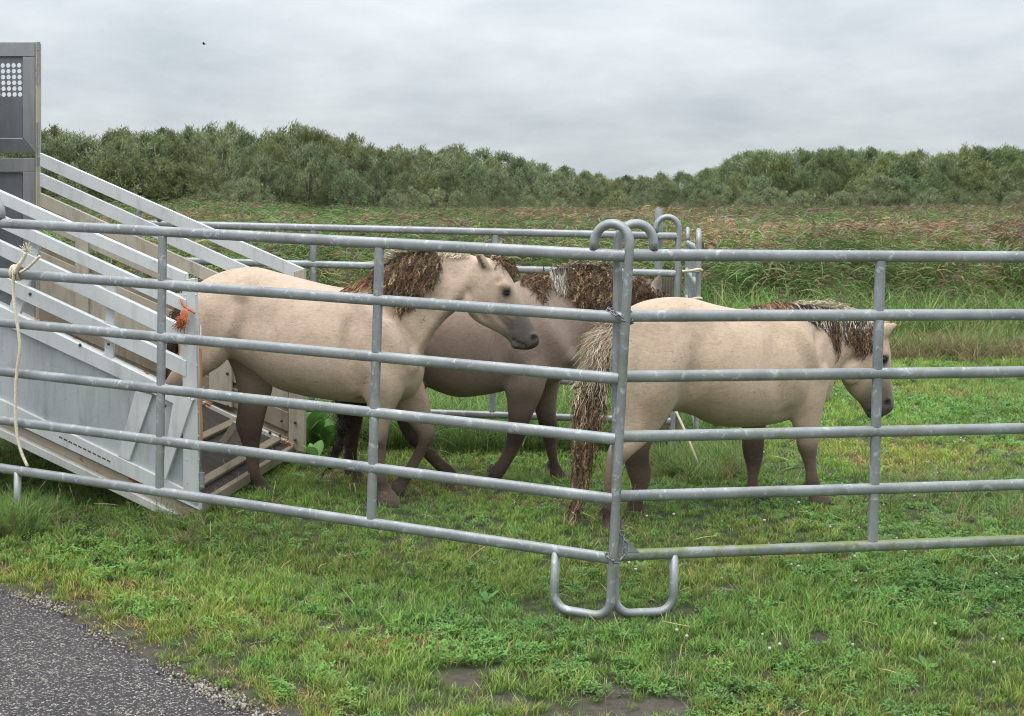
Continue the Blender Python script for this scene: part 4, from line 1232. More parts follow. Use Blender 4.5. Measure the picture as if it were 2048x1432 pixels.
rope_obj("loose_end", [lpx(40, 545, .05), lpx(54, 537, .05), lpx(68, 524, .05), lpx(80, 512, .045)], 0.0075, M['white_rope'], "", "", rope)
fr = MB()
for k in range(26):
    c = lpx(53, 503, .04); d = nrm(np.array([rng.normal(0, 1), rng.normal(0, .5), rng.normal(0.5, .8)]))
    fr.tube([c, c + d * rng.uniform(.02, .05)], 0.0016, 4, (1, 1, 1))
fr.build("frayed_tip", M['white_rope'], rope)["kind"] = "stuff"
tw = thing("orange_twine", rpx(372, 640, -0.05), "frayed orange baler twine tied to the gate stile", "twine")
rope_obj("cord", [rpx(361, 598, -.03), rpx(366, 610, -.04), rpx(376, 618, -.04), rpx(391, 627, -.03)], 0.006, M['orange'], "", "", tw)
fr = MB()
for k in range(120):
    c = rpx(371 + rng.normal(0, 2), 618, -.045); e = rpx(360 + rng.normal(0, 7), 650 + rng.normal(0, 8), -.05 + rng.normal(0, .012)); m_ = rpx(368 + rng.normal(0, 4), 635, -.055)
    fr.tube(spline([c, m_, e], 2), 0.0017, 4)
fr.build("frayed_end", M['orange'], tw)["kind"] = "stuff"
rope_obj("cord", [rpx(400, 690, -.03), rpx(402, 740, -.035), rpx(401, 800, -.035), rpx(403, 850, -.035), rpx(402, 900, -.03)], 0.0075, plain("old_orange_cord", (0.36, 0.17, 0.09), 0.9), "", "", tw)
rope_obj("knot", [rpx(398, 890, -.03), rpx(405, 893, -.04), rpx(403, 899, -.045), rpx(398, 897, -.035)], 0.008, plain("old_orange_knot", (0.40, 0.18, 0.09), 0.9), "", "", tw)

# ------------------------------------------------------------------ horses
def catmull(A, n):
    return spline(A, n)
class Horse:
    def __init__(s, label, P0, P1, coat, dark):
        s.P0 = np.array([P0[0], P0[1], 0.0]); d = np.array([P1[0] - P0[0], P1[1] - P0[1], 0.0]); s.e = nrm(d)
        s.n = np.array([s.e[1], -s.e[0], 0.0])            # towards the camera side
        mid = s.P0 + d / 2
        s.root = thing("horse", (mid[0], mid[1], float(gz(mid[0], mid[1]))), label, "horse", None)
        s.coat = np.array(coat); s.dark = np.array(dark)
        s.parts = MB(); s.fets = []
    def px(s, u, v, q=0.0):
        return on_plane(u, v, s.P0 + s.n * q, s.n)
    def loft(s, rings, cols=None, q=0.0, egg=0.0, sub=8, nseg=60, pw=0.95):
        R = []
        for i, r in enumerate(rings):
            qq = r[5] if len(r) > 5 else q
            a, b = s.px(r[0], r[1], qq), s.px(r[2], r[3], qq)
            c = (a + b) / 2; ax = (a - b) / 2
            col = cols[i] if cols is not None else s.coat
            R.append(np.r_[c, ax, r[4], np.asarray(col, float)])
        S = spline(np.array(R), sub)
        V, C = [], []
        m = len(S)
        for row in S:
            c, ax, w, col = row[:3], row[3:6], max(0.003, row[6]), row[7:10]
            for k in range(nseg):
                t = 2 * math.pi * k / nseg
                ca, sa = math.cos(t), math.sin(t)
                x_ = math.copysign(abs(ca) ** pw, ca); y_ = math.copysign(abs(sa) ** pw, sa) * (1 - egg * ca)
                V.append(c + ax * x_ + s.n * w * y_); C.append(col)
        Fc = []
        for i in range(m - 1):
            for k in range(nseg):
                j = (k + 1) % nseg
                Fc.append((i * nseg + k, i * nseg + j, (i + 1) * nseg + j, (i + 1) * nseg + k))
        Fc.append(tuple(reversed(range(nseg)))); Fc.append(tuple((m - 1) * nseg + k for k in range(nseg)))
        s.parts.add(V, Fc, np.clip(np.array(C), 0.004, 1))
    def blob(s, u, v, q, ru, rv, rq, col=None, ang=0.0):
        c = s.px(u, v, q); sc = np.linalg.norm(s.px(u + 1, v, q) - c)
        e1 = s.e * math.cos(ang) + np.array([0, 0, 1]) * math.sin(ang); e2 = -s.e * math.sin(ang) + np.array([0, 0, 1]) * math.cos(ang)
        s.parts.ball(c, (ru * sc, rv * sc, rq), s.coat if col is None else col, 14, 10, (e1, e2, s.n))
    def leg(s, rings, q, d0, d1, hoof=2):
        n = len(rings)
        def slim(i, r):
            if i < 6 or i >= n - hoof: return r
            k = 0.91; mu, mv = (r[0] + r[2]) / 2, (r[1] + r[3]) / 2
            return (mu + (r[0] - mu) * k, mv + (r[1] - mv) * k, mu + (r[2] - mu) * k, mv + (r[3] - mv) * k, r[4] * 0.88, *r[5:])
        rings = [slim(i, r) for i, r in enumerate(rings)]
        vs = [(r[1] + r[3]) / 2 for r in rings]
        cols = []
        for i in range(n):
            k = float(smooth(d0, d1, vs[i]))
            c = s.coat * (1 - k) + s.dark * k
            if n - hoof - 2 <= i < n - hoof: c = c * 0.35 + np.array([0.040, 0.028, 0.022]) * 0.65
            if abs(i - (n - 7)) < 1: c = c * 0.72
            if i >= n - hoof: c = np.array([0.095, 0.072, 0.056])
            cols.append(c)
        fr_ = rings[n - hoof - 2]; s.fets.append((fr_[0], fr_[1], fr_[5] if len(fr_) > 5 else q))
        s.loft(rings, cols, q, nseg=28, sub=6, pw=0.95)
    def finish(s, voxel=0.0105, iters=5):
        me = s.parts.mesh("body_source", org(s.root))
        src_v = np.array(s.parts.v) - org(s.root); src_c = np.array(s.parts.c)
        o = bpy.data.objects.new("body", me); COL.objects.link(o)
        md = o.modifiers.new("rm", 'REMESH'); md.mode = 'VOXEL'; md.voxel_size = voxel; md.adaptivity = 0
        dg = bpy.context.evaluated_depsgraph_get(); dg.update()
        ev = o.evaluated_get(dg)
        nm = bpy.data.meshes.new_from_object(ev)
        o.modifiers.clear()
        nv = len(nm.vertices)
        co = np.empty(nv * 3, np.float32); nm.vertices.foreach_get("co", co); co = co.reshape(-1, 3).astype(float)
        ed = np.empty(len(nm.edges) * 2, np.int32); nm.edges.foreach_get("vertices", ed); ed = ed.reshape(-1, 2)
        deg = np.bincount(ed.ravel(), minlength=nv).astype(float)
        def lap(A):
            S = np.zeros_like(A)
            np.add.at(S, ed[:, 0], A[ed[:, 1]]); np.add.at(S, ed[:, 1], A[ed[:, 0]])
            return S / deg[:, None]
        for i in range(iters):
            co += 0.55 * (lap(co) - co)
            co -= 0.50 * (lap(co) - co) * (0.55 if i % 2 else 0.35)
        kd = KDTree(len(src_v))
        for i, p in enumerate(src_v): kd.insert(p, i)
        kd.balance()
        C = np.empty((nv, 3))
        for i in range(nv):
            h = kd.find_n(co[i], 3)
            w = np.array([1 / (x[2] + 0.004) for x in h]); C[i] = (src_c[[x[1] for x in h]] * w[:, None]).sum(0) / w.sum()
        for _ in range(8): C += 0.6 * (lap(C) - C)
        s.co, s.C, s.ed, s.lap = co, C, ed, lap
        nm.vertices.foreach_set("co", co.astype(np.float32).ravel())
        nm.polygons.foreach_set("use_smooth", np.ones(len(nm.polygons), bool))
        for a in list(nm.color_attributes): nm.color_attributes.remove(a)
        nm.materials.clear(); nm.materials.append(M['coat'])
        nm.update()
        o.data = nm; nm.name = "body"; o.parent = s.root; s.body = o; s.mesh = nm
        s.rebvh()
    def rebvh(s):
        me = s.mesh
        s.bvh = BVHTree.FromPolygons((s.co + org(s.root)).tolist(), [tuple(p.vertices) for p in me.polygons])
    def paint(s):
        a = s.mesh.color_attributes.new("Col", 'FLOAT_COLOR', 'POINT')
        arr = np.ones((len(s.C), 4), np.float32); arr[:, :3] = s.C
        a.data.foreach_set("color", arr.ravel())
        s.mesh.vertices.foreach_set("co", s.co.astype(np.float32).ravel()); s.mesh.update()
    def surf(s, u, v, q0=0.9):
        """point on the near flank under pixel (u, v), walking in from the camera side"""
        p = s.px(u, v, q0); d = nrm(p - CAM)
        h = s.bvh.ray_cast(Vector(p - d * 0.2), Vector(d), 2.5)
        if h[0] is None: return None, None
        return np.array(h[0]), np.array(h[1])
    def shade(s, u, v, ru, col, k=1.0, side=True):
        """a patch of coat of another colour round the point under pixel (u, v)"""
        p, n_ = s.surf(u, v)
        if p is None: return
        R = np.linalg.norm(s.px(u + ru, v) - s.px(u, v))
        d = np.linalg.norm(s.co + org(s.root) - p, axis=1)
        w = (k * (1 - smooth(0.35 * R, R, d)))[:, None]
        s.C = s.C * (1 - w) + np.asarray(col) * w
    def dent(s, u, v, ru, depth):
        p, n_ = s.surf(u, v)
        if p is None: return
        R = np.linalg.norm(s.px(u + ru, v) - s.px(u, v))
        d = np.linalg.norm(s.co + org(s.root) - p, axis=1)
        s.co = s.co - n_[None] * (depth * (1 - smooth(0.0, R, d)))[:, None]
    def groove(s, pts, ru, depth, seg=10):
        P = spline([(a, b, 0) for a, b in pts], seg)
        W = np.zeros(len(s.co)); NN = np.zeros(3); R = np.linalg.norm(s.px(pts[0][0] + ru, pts[0][1]) - s.px(*pts[0]))
        cw = s.co + org(s.root)
        tn = np.linspace(0, 1, len(P))
        for (a, b, _), t in zip(P, tn):
            p, n_ = s.surf(a, b)
            if p is None: continue
            d = np.linalg.norm(cw - p, axis=1)
            W = np.maximum(W, (1 - smooth(0.0, R, d)) * math.sin(math.pi * (0.12 + 0.76 * t))); NN += n_
        s.co = s.co - nrm(NN)[None] * (depth * W)[:, None]

BURR = [np.array(c) for c in ((0.105, 0.062, 0.036), (0.155, 0.098, 0.056), (0.070, 0.042, 0.028), (0.235, 0.165, 0.095), (0.13, 0.078, 0.05))]
def strand(mb, pts, w, c0, c1, n=4):
    P = spline(pts, n); m = len(P)
    d = nrm(P[-1] - P[0]); side = nrm(np.cross(d, nrm(CAM - P[0])) + rng.normal(0, .45, 3))
    t = np.linspace(0, 1, m)[:, None]
    W = w * np.r_[np.full(m - 2, 1.0), 0.75, 0.15]
    mb.ribbon(P, W, side, np.asarray(c0) * (1 - t) + np.asarray(c1) * t)
def curl(mb, p, n_, L_, rad, w, col):
    d = nrm(n_ * 0.5 + rng.normal(0, 1, 3)); a = nrm(np.cross(d, rng.normal(0, 1, 3))); b = np.cross(d, a)
    turns = rng.uniform(0.7, 1.6); m = 9
    t = np.linspace(0, 1, m); th = 2 * math.pi * turns * t
    P = p + np.outer(t * L_, d) + rad * (np.outer(np.cos(th), a) + np.outer(np.sin(th), b)) * (1 - 0.3 * t)[:, None]
    W = w * np.r_[0.6, np.ones(m - 2), 0.3]
    S = np.array([nrm(np.cross(np.cos(q) * a + np.sin(q) * b, d) + 0.6 * d) for q in th])
    mb.ribbon(P, W, S, np.asarray(col)[None] * (0.75 + 0.5 * t[:, None]))
def wavy(mb, p, d, n_, L_, amp, w, c0, c1):
    m = 10; t = np.linspace(0, 1, m); a = nrm(np.cross(d, n_)); ph = rng.uniform(0, 6.28); fr_ = rng.uniform(1.2, 2.6)
    P = p + np.outer(t * L_, d) + np.outer(amp * np.sin(6.28 * fr_ * t + ph) * (0.4 + 0.6 * t), a) + np.outer(0.5 * amp * np.cos(6.28 * fr_ * t * 0.9 + ph) * t, n_)
    side = nrm(np.cross(d, nrm(CAM - p)) + rng.normal(0, .3, 3))
    W = w * np.r_[0.5, np.ones(m - 3), 0.7, 0.15]
    mb.ribbon(P, W, side, np.asarray(c0)[None] * (1 - t[:, None]) + np.asarray(c1)[None] * t[:, None])
def burr(mb, p, r_, col):
    V = []; 
    ph = rng.uniform(0, 6.28)
    mb.ball(p, r_ * rng.uniform(.7, 1, 3), col * 0.8, 6, 4)
    for k in range(9):
        d = nrm(rng.normal(0, 1, 3)); s_ = nrm(np.cross(d, rng.normal(0, 1, 3)))
        mb.ribbon([p + d * r_ * .6, p + d * r_ * 1.7], np.array([0.003, 0.0006]), s_, col * 1.5)
def matted(h, poly_px, n, thick=0.035, name="matted_mane", burrs=0.35, pal=BURR):
    mb = MB(); P = np.array(poly_px, float)
    lo, hi = P.min(0), P.max(0); cnt = 0; guard = 0
    while cnt < n and guard < n * 12:
        guard += 1
        u, v = rng.uniform(lo[0], hi[0]), rng.uniform(lo[1], hi[1])
        if not in_poly(np.array([u]), np.array([v]), poly_px)[0]: continue
        p, nn = h.surf(u, v)
        if p is None:
            p = h.px(u, v, 0.0); nn = h.n
        p = p + nn * rng.uniform(-0.005, thick)
        c = pal[rng.integers(0, len(pal))] * rng.uniform(0.7, 1.25)
        rr_ = rng.uniform()
        if rr_ < burrs * 0.35: burr(mb, p, rng.uniform(0.006, 0.011), c)
        elif rr_ < burrs: curl(mb, p, nn, rng.uniform(0.02, 0.05), rng.uniform(0.005, 0.011), rng.uniform(0.002, 0.0035), c)
        else:
            dn = np.array([0, 0, -1.0]) + 0.35 * h.e * rng.normal(-0.4, .7); dn = nrm(dn - np.dot(dn, nn) * nn + rng.normal(0, .18, 3))
            k_ = rng.uniform(0.55, 1.0) if rng.uniform() < .8 else 2.1
            for _ in range(3): wavy(mb, p + rng.normal(0, .004, 3) + nn * 0.004, dn, nn, rng.uniform(0.03, 0.075), rng.uniform(.004, .010), rng.uniform(.0018, .0034), c * k_ * .8, c * k_ * rng.uniform(1.0, 1.6))
        cnt += 1
    o_ = mb.build(name, M['hair'], h.root); o_["kind"] = "stuff"; return o_
def hang(h, mb, roots, ends, n, w, cols, wob=4, lift=0.012):
    """locks of hair from a root line to an end line (pixel polylines), lying on the coat"""
    R = spline([(a, b, 0) for a, b in roots], 20); E = spline([(a, b, 0) for a, b in ends], 20)
    for _ in range(n):
        t = rng.uniform()
        r_ = R[int(t * (len(R) - 1))]; tt = min(1, max(0, t + rng.normal(0, .06))); e_ = E[int(tt * (len(E) - 1))]
        pts = []; q_prev = 0.0
        m = 5; L_ = rng.uniform(0.6, 1.05)
        for k in range(m):
            s_ = k / (m - 1) * L_
            u = r_[0] * (1 - s_) + e_[0] * s_ + rng.normal(0, wob) * s_; v = r_[1] * (1 - s_) + e_[1] * s_ + rng.normal(0, wob * .4) * s_
            p, nn = h.surf(u, v)
            if p is None: p = h.px(u, v, 0.02 * k)
            else: p = p + nn * (lift * rng.uniform(.3, 1.6))
            pts.append(p)
        c = cols[rng.integers(0, len(cols))] * rng.uniform(.75, 1.25)
        strand(mb, pts, w * rng.uniform(.6, 1.4), c * 0.8, c * 1.15)

TAN1, TAN2, TAN3 = (0.500, 0.378, 0.288), (0.285, 0.217, 0.176), (0.510, 0.385, 0.285)
DK = (0.125, 0.084, 0.062)
MUZ = np.array([0.055, 0.047, 0.043])

# ---- horse 1: stepping off the ramp
h1 = Horse("pale dun horse stepping off the ramp, head up and mane full of burrs", (at_y(370, 700, 8.52)[0], 8.52), (at_y(850, 700, 8.48)[0], 8.48), TAN1, DK)
c = h1.coat
h1.loft([(360, 645, 360, 690, .05), (370, 602, 370, 725, .14), (390, 573, 392, 742, .21), (425, 551, 425, 738, .245), (465, 538, 462, 716, .255), (510, 534, 503, 736, .27), (560, 546, 552, 773, .295), (610, 559, 605, 789, .31), (660, 571, 658, 798, .30), (705, 577, 712, 804, .265), (745, 572, 765, 806, .235), (780, 585, 805, 800, .20), (810, 622, 832, 785, .155), (835, 670, 846, 757, .10), (846, 700, 849, 735, .04)], egg=0.12)
h1.loft([(690, 590, 800, 785, .19), (720, 566, 835, 735, .165), (762, 538, 853, 692, .13), (810, 517, 878, 655, .108), (860, 507, 905, 628, .095), (905, 505, 928, 612, .088), (945, 510, 955, 610, .08), (968, 520, 965, 598, .06)], egg=0.25, q=0.0)
hq = 0.03
hcol = [c, c, c, c, c * .97, c * .8 + MUZ * .2, c * .45 + MUZ * .55, c * .15 + MUZ * .85, MUZ, MUZ, MUZ]
h1.loft([(948, 513, 925, 588, .07, hq), (975, 515, 930, 612, .085, hq), (998, 525, 938, 630, .096, hq), (1017, 545, 955, 645, .096, hq), (1031, 571, 978, 657, .078, hq), (1043, 600, 998, 667, .065, hq), (1054, 626, 1012, 677, .057, hq), (1066, 649, 1022, 688, .055, hq), (1075, 665, 1031, 697, .055, hq), (1080, 681, 1045, 700, .047, hq), (1077, 691, 1062, 699, .028, hq)], hcol, egg=-0.08)
h1.blob(950, 605, .075, 24, 28, .045)                          # jowl
h1.blob(1008, 570, .105, 17, 9, .028, c * .85, -0.5)           # brow
h1.blob(1068, 676, .07, 11, 13, .022, MUZ)                     # nostril rim
h1.blob(1034, 690, .04, 13, 9, .035, MUZ)                      # lower lip
ear = lambda h, rr, q: h.loft(rr, [h.coat, h.coat * .95, h.coat * .8, h.dark * 1.5], q, nseg=16, sub=5)
ear(h1, [(964, 546, 990, 548, .022, .085), (956, 526, 982, 532, .024, .105), (949, 507, 970, 512, .019, .118), (947, 490, 951, 491, .006, .122)], .08)
ear(h1, [(978, 522, 1003, 528, .018, -.035), (984, 505, 1004, 508, .018, -.045), (993, 490, 1006, 492, .014, -.05), (1003, 477, 1006, 479, .005, -.05)], -.04)
h1.leg([(705, 640, 800, 640, .05, .14), (705, 715, 818, 720, .065, .165), (716, 772, 808, 782, .07, .16), (735, 815, 792, 815, .06, .145), (740, 850, 780, 848, .046, .14), (742, 880, 775, 880, .043, .135), (748, 905, 773, 903, .033, .13), (752, 935, 772, 935, .027, .13), (749, 960, 775, 958, .033, .13), (754, 980, 783, 974, .030, .13), (755, 1000, 797, 995, .045, .13), (754, 1017, 804, 1015, .051, .13)], .13, 810, 900)
h1.leg([(745, 715, 830, 715, .06), (765, 785, 848, 768, .07), (788, 815, 858, 798, .06), (812, 842, 863, 828, .047), (834, 868, 869, 852, .043), (836, 886, 870, 876, .043), (825, 905, 853, 907, .033), (812, 928, 838, 934, .028), (799, 944, 830, 953, .033), (793, 956, 818, 968, .029), (784, 962, 812, 984, .041), (781, 980, 799, 995, .043)], -.13, 790, 890)
h1.leg([(385, 600, 470, 620, .07, .13), (370, 660, 464, 680, .09, .155), (360, 705, 452, 722, .085, .155), (345, 738, 410, 752, .065, .145), (326, 768, 374, 780, .05, .14), (308, 795, 350, 810, .046, .14), (305, 818, 340, 826, .040, .14), (310, 845, 336, 848, .030, .14), (311, 868, 337, 870, .034, .14), (317, 882, 344, 880, .030, .14), (317, 898, 352, 894, .045, .14), (315, 912, 358, 910, .05, .14)], .14, 730, 800)
h1.leg([(440, 640, 520, 660, .08), (452, 705, 535, 730, .085), (468, 748, 546, 768, .07), (476, 790, 539, 800, .055), (474, 825, 530, 835, .050), (471, 850, 526, 855, .046), (478, 878, 523, 880, .038), (487, 905, 521, 905, .031), (492, 932, 520, 930, .029), (494, 955, 526, 952, .035), (502, 968, 536, 962, .031), (504, 984, 546, 978, .045), (502, 999, 553, 997, .051)], -.12, 735, 850)
h1.finish()
# ---- horse 2: greyer horse behind
h2 = Horse("grey brown horse between the other two, neck matted with curly burrs", (at_y(680, 700, 9.10)[0], 9.10), (at_y(1165, 700, 9.06)[0], 9.06), TAN2, (0.075, 0.050, 0.038))
c = h2.coat
h2.loft([(670, 650, 670, 720, .05), (688, 600, 690, 750, .15), (715, 575, 715, 768, .21), (760, 557, 760, 762, .25), (820, 557, 820, 756, .265), (862, 564, 862, 776, .29), (915, 572, 915, 793, .31), (970, 573, 975, 788, .30), (1020, 568, 1030, 777, .265), (1060, 557, 1075, 772, .23), (1095, 567, 1115, 764, .20), (1125, 595, 1146, 745, .155), (1150, 635, 1162, 722, .10), (1164, 665, 1168, 700, .04)], egg=0.12)
h2.loft([(1010, 578, 1130, 752, .19), (1045, 558, 1160, 713, .165), (1090, 550, 1186, 680, .13), (1140, 545, 1210, 655, .11), (1190, 543, 1234, 636, .10), (1235, 545, 1256, 626, .09), (1272, 555, 1274, 622, .08), (1292, 568, 1288, 612, .055)], egg=0.25)
hcol = [c, c, c, c, c * .9, c * .5 + MUZ * .5, MUZ, MUZ]
h2.loft([(1268, 557, 1245, 610, .075), (1298, 565, 1255, 640, .092), (1322, 592, 1268, 665, .096), (1338, 626, 1286, 690, .08), (1349, 660, 1304, 706, .066), (1358, 690, 1318, 722, .058), (1366, 715, 1330, 740, .053), (1366, 730, 1345, 745, .03)], hcol)
ear(h2, [(1276, 592, 1300, 598, .018, .07), (1281, 578, 1302, 583, .019, .08), (1290, 566, 1304, 570, .014, .085), (1302, 555, 1305, 557, .005, .09)], .08)
ear(h2, [(1290, 582, 1312, 590, .018, -.05), (1300, 568, 1318, 576, .018, -.06), (1310, 556, 1322, 562, .014, -.06), (1320, 545, 1323, 547, .005, -.06)], -.05)
h2.leg([(985, 640, 1090, 640, .05, .14), (992, 715, 1102, 715, .065, .165), (1006, 768, 1090, 774, .07, .16), (1014, 805, 1076, 808, .056, .145), (1016, 840, 1061, 842, .046, .14), (1013, 868, 1052, 873, .044, .135), (1008, 890, 1042, 896, .036, .13), (997, 915, 1026, 925, .029, .13), (979, 938, 1010, 951, .034, .13), (972, 954, 1002, 966, .031, .13), (974, 972, 1013, 974, .044, .13), (974, 990, 1018, 989, .05, .13)], .13, 775, 850)
h2.leg([(1050, 715, 1130, 715, .06), (1060, 775, 1118, 778, .06), (1068, 815, 1112, 815, .046), (1078, 850, 1115, 850, .043), (1084, 875, 1115, 875, .043), (1091, 900, 1114, 900, .031), (1097, 925, 1118, 922, .028), (1097, 945, 1128, 940, .034), (1102, 956, 1135, 950, .03), (1104, 970, 1143, 967, .048)], -.13, 780, 860)
h2.leg([(740, 640, 830, 650, .07, .13), (750, 705, 848, 725, .10, .15), (765, 765, 852, 782, .08, .15), (784, 815, 852, 830, .06, .14), (796, 850, 850, 862, .05, .14), (812, 880, 856, 890, .046, .14), (836, 905, 872, 900, .037, .14), (862, 932, 887, 917, .030, .14), (884, 953, 909, 935, .034, .14), (890, 964, 918, 950, .031, .14), (886, 976, 924, 970, .045, .14), (884, 990, 932, 988, .05, .14)], .14, 720, 830)
h2.leg([(680, 640, 780, 660, .08), (670, 708, 770, 738, .09), (680, 768, 746, 788, .065), (684, 812, 729, 824, .05), (681, 842, 724, 850, .046), (686, 878, 718, 880, .035), (689, 910, 716, 910, .029), (686, 932, 720, 930, .035), (688, 946, 725, 942, .031), (686, 966, 732, 963, .05)], -.13, 720, 810)
h2.finish()
# ---- horse 3: smaller pony walking away to the right
h3 = Horse("small cream dun pony with lowered head and burr matted tail at the corner post", (at_y(1255, 700, 8.05)[0], 8.05), (at_y(1650, 700, 8.52)[0], 8.52), TAN3, DK)
c = h3.coat
h3.loft([(1236, 680, 1236, 730, .05), (1244, 640, 1244, 770, .14), (1262, 616, 1264, 800, .20), (1295, 601, 1300, 822, .235), (1340, 594, 1348, 822, .25), (1385, 597, 1388, 832, .265), (1430, 609, 1428, 850, .285), (1480, 618, 1478, 853, .29), (1525, 614, 1530, 848, .265), (1560, 607, 1572, 838, .23), (1590, 614, 1610, 825, .20), (1618, 642, 1640, 802, .155), (1645, 682, 1656, 768, .10), (1659, 712, 1661, 742, .04)], egg=0.12)
h3.loft([(1520, 622, 1630, 818, .18), (1565, 609, 1655, 772, .155), (1610, 611, 1672, 744, .122), (1655, 620, 1690, 735, .102), (1700, 632, 1708, 730, .092), (1735, 641, 1728, 725, .082), (1755, 653, 1742, 715, .055)], egg=0.25)
hcol = [c, c, c, c, c * .92, c * .7 + MUZ * .3, c * .25 + MUZ * .75, MUZ, MUZ, MUZ]
h3.loft([(1745, 641, 1712, 700, .07), (1764, 655, 1695, 715, .085), (1774, 686, 1684, 742, .096), (1778, 718, 1688, 768, .094), (1778, 745, 1703, 790, .077), (1780, 770, 1719, 806, .065), (1783, 792, 1729, 822, .057), (1785, 808, 1735, 832, .055), (1781, 820, 1741, 838, .045), (1768, 829, 1748, 836, .025)], hcol, egg=-0.08)
h3.blob(1702, 740, .075, 22, 26, .04)
h3.blob(1768, 712, .09, 10, 14, .03, c * .85)
h3.blob(1774, 806, .05, 10, 12, .022, MUZ)
h3.loft([(1752, 652, 1768, 684, .020, .06), (1768, 646, 1776, 674, .021, .07), (1782, 645, 1787, 660, .015, .075), (1795, 645, 1797, 648, .005, .08)], [c, c, c, c], .06, nseg=16, sub=5)
h3.loft([(1750, 645, 1768, 665, .018, -.05), (1764, 636, 1774, 655, .018, -.06), (1776, 632, 1782, 644, .013, -.06), (1787, 630, 1789, 633, .005, -.06)], [c, c, c, c], -.05, nseg=16, sub=5)
h3.leg([(1252, 640, 1345, 640, .06, .13), (1246, 715, 1366, 725, .095, .155), (1246, 775, 1354, 795, .09, .155), (1247, 825, 1327, 845, .066, .145), (1242, 860, 1300, 878, .05, .14), (1222, 888, 1264, 910, .046, .14), (1212, 912, 1249, 928, .040, .135), (1208, 950, 1233, 952, .030, .13), (1205, 990, 1228, 990, .029, .13), (1200, 1018, 1232, 1015, .035, .13), (1203, 1035, 1240, 1030, .030, .13), (1204, 1055, 1250, 1050, .045, .13), (1203, 1072, 1257, 1070, .05, .13)], .13, 880, 980)
h3.leg([(1275, 700, 1370, 715, .08), (1278, 775, 1352, 795, .08), (1264, 838, 1326, 852, .06), (1254, 882, 1302, 888, .05), (1249, 918, 1297, 915, .046), (1255, 946, 1302, 945, .045), (1262, 972, 1299, 972, .036), (1258, 995, 1288, 998, .031), (1254, 1012, 1288, 1012, .035), (1252, 1025, 1290, 1022, .03), (1250, 1040, 1297, 1038, .05)], -.13, 820, 920)
h3.leg([(1545, 680, 1640, 680, .05, .13), (1560, 748, 1656, 752, .065, .15), (1571, 798, 1649, 798, .065, .145), (1582, 838, 1641, 835, .053, .135), (1592, 868, 1636, 865, .045, .13), (1596, 895, 1634, 893, .044, .125), (1604, 920, 1633, 918, .034, .12), (1610, 945, 1635, 942, .028, .12), (1609, 968, 1641, 962, .034, .12), (1615, 982, 1646, 976, .030, .12), (1618, 1000, 1660, 994, .045, .12), (1617, 1016, 1666, 1014, .05, .12)], .12, 840, 930)
h3.leg([(1490, 755, 1570, 755, .055), (1488, 815, 1545, 815, .055), (1486, 855, 1530, 852, .047), (1485, 890, 1527, 888, .044), (1488, 912, 1525, 910, .043), (1494, 935, 1520, 935, .033), (1494, 960, 1516, 960, .028), (1490, 982, 1518, 980, .034), (1488, 998, 1522, 994, .03), (1486, 1010, 1530, 1006, .046), (1484, 1022, 1534, 1020, .05)], -.12, 800, 890)
h3.finish()

# muscle lines, face details and darker patches of coat
MUSC = ((h1, [([(470, 620), (455, 670), (440, 712)], 26, -.014), ([(735, 605), (772, 660), (814, 728)], 36, -.022), ([(738, 690), (748, 745), (762, 785)], 36, -.018), ([(935, 560), (895, 610), (852, 672), (828, 722)], 26, -.014),
              ([(708, 620), (698, 690), (708, 765)], 26, .022), ([(500, 585), (490, 640), (474, 700)], 28, .011), ([(922, 606), (882, 652), (852, 704), (836, 742)], 13, .012), ([(762, 600), (802, 650), (826, 690)], 16, .012), ([(415, 640), (412, 690), (420, 730)], 16, .010),
              ([(985, 606), (1008, 626), (1030, 645)], 8, -.006), ([(938, 580), (948, 616), (972, 640)], 9, .009), ([(985, 622), (1005, 645), (1022, 662)], 8, .006), ([(470, 735), (500, 760), (520, 790)], 10, .006)],
         [(480, 588, 24, -.018), (525, 640, 62, .012), (728, 802, 26, .018), (998, 562, 11, .009), (830, 735, 26, -.012), (757, 884, 12, -.004), (900, 540, 40, .008)]),
        (h2, [([(1075, 600), (1102, 660), (1138, 716)], 34, -.022), ([(1048, 690), (1056, 750), (1050, 790)], 34, -.018), ([(1018, 620), (1006, 690), (1014, 760)], 24, .020), ([(1216, 640), (1182, 680), (1152, 712)], 13, .012)],
         [(1142, 715, 24, -.012), (1005, 785, 24, .016), (1160, 610, 40, .008)]),
        (h3, [([(1325, 660), (1340, 730), (1330, 800)], 48, -.020), ([(1588, 640), (1614, 690), (1640, 742)], 30, -.022), ([(1586, 705), (1596, 765), (1600, 800)], 34, -.018), ([(1402, 690), (1390, 755), (1364, 815)], 26, .019), ([(1552, 650), (1546, 720), (1560, 800)], 26, .011), ([(1756, 692), (1716, 712), (1684, 736)], 10, .014), ([(1278, 700), (1272, 780), (1280, 840)], 16, .012),
              ([(1640, 650), (1632, 700), (1648, 750)], 16, .012), ([(1745, 745), (1752, 775), (1756, 795)], 7, .006)],
         [(1352, 622, 26, -.016), (1412, 668, 54, .012), (1568, 828, 26, .008), (1650, 745, 20, -.010), (1768, 700, 10, .008)]))
for h, grooves, dents in MUSC:
    for a_, b_, c_ in grooves: h.groove(a_, b_, c_ * 1.45)
    for a_, b_, c_, d_ in dents: h.dent(a_, b_, c_, d_ * 1.6)
    h.rebvh()
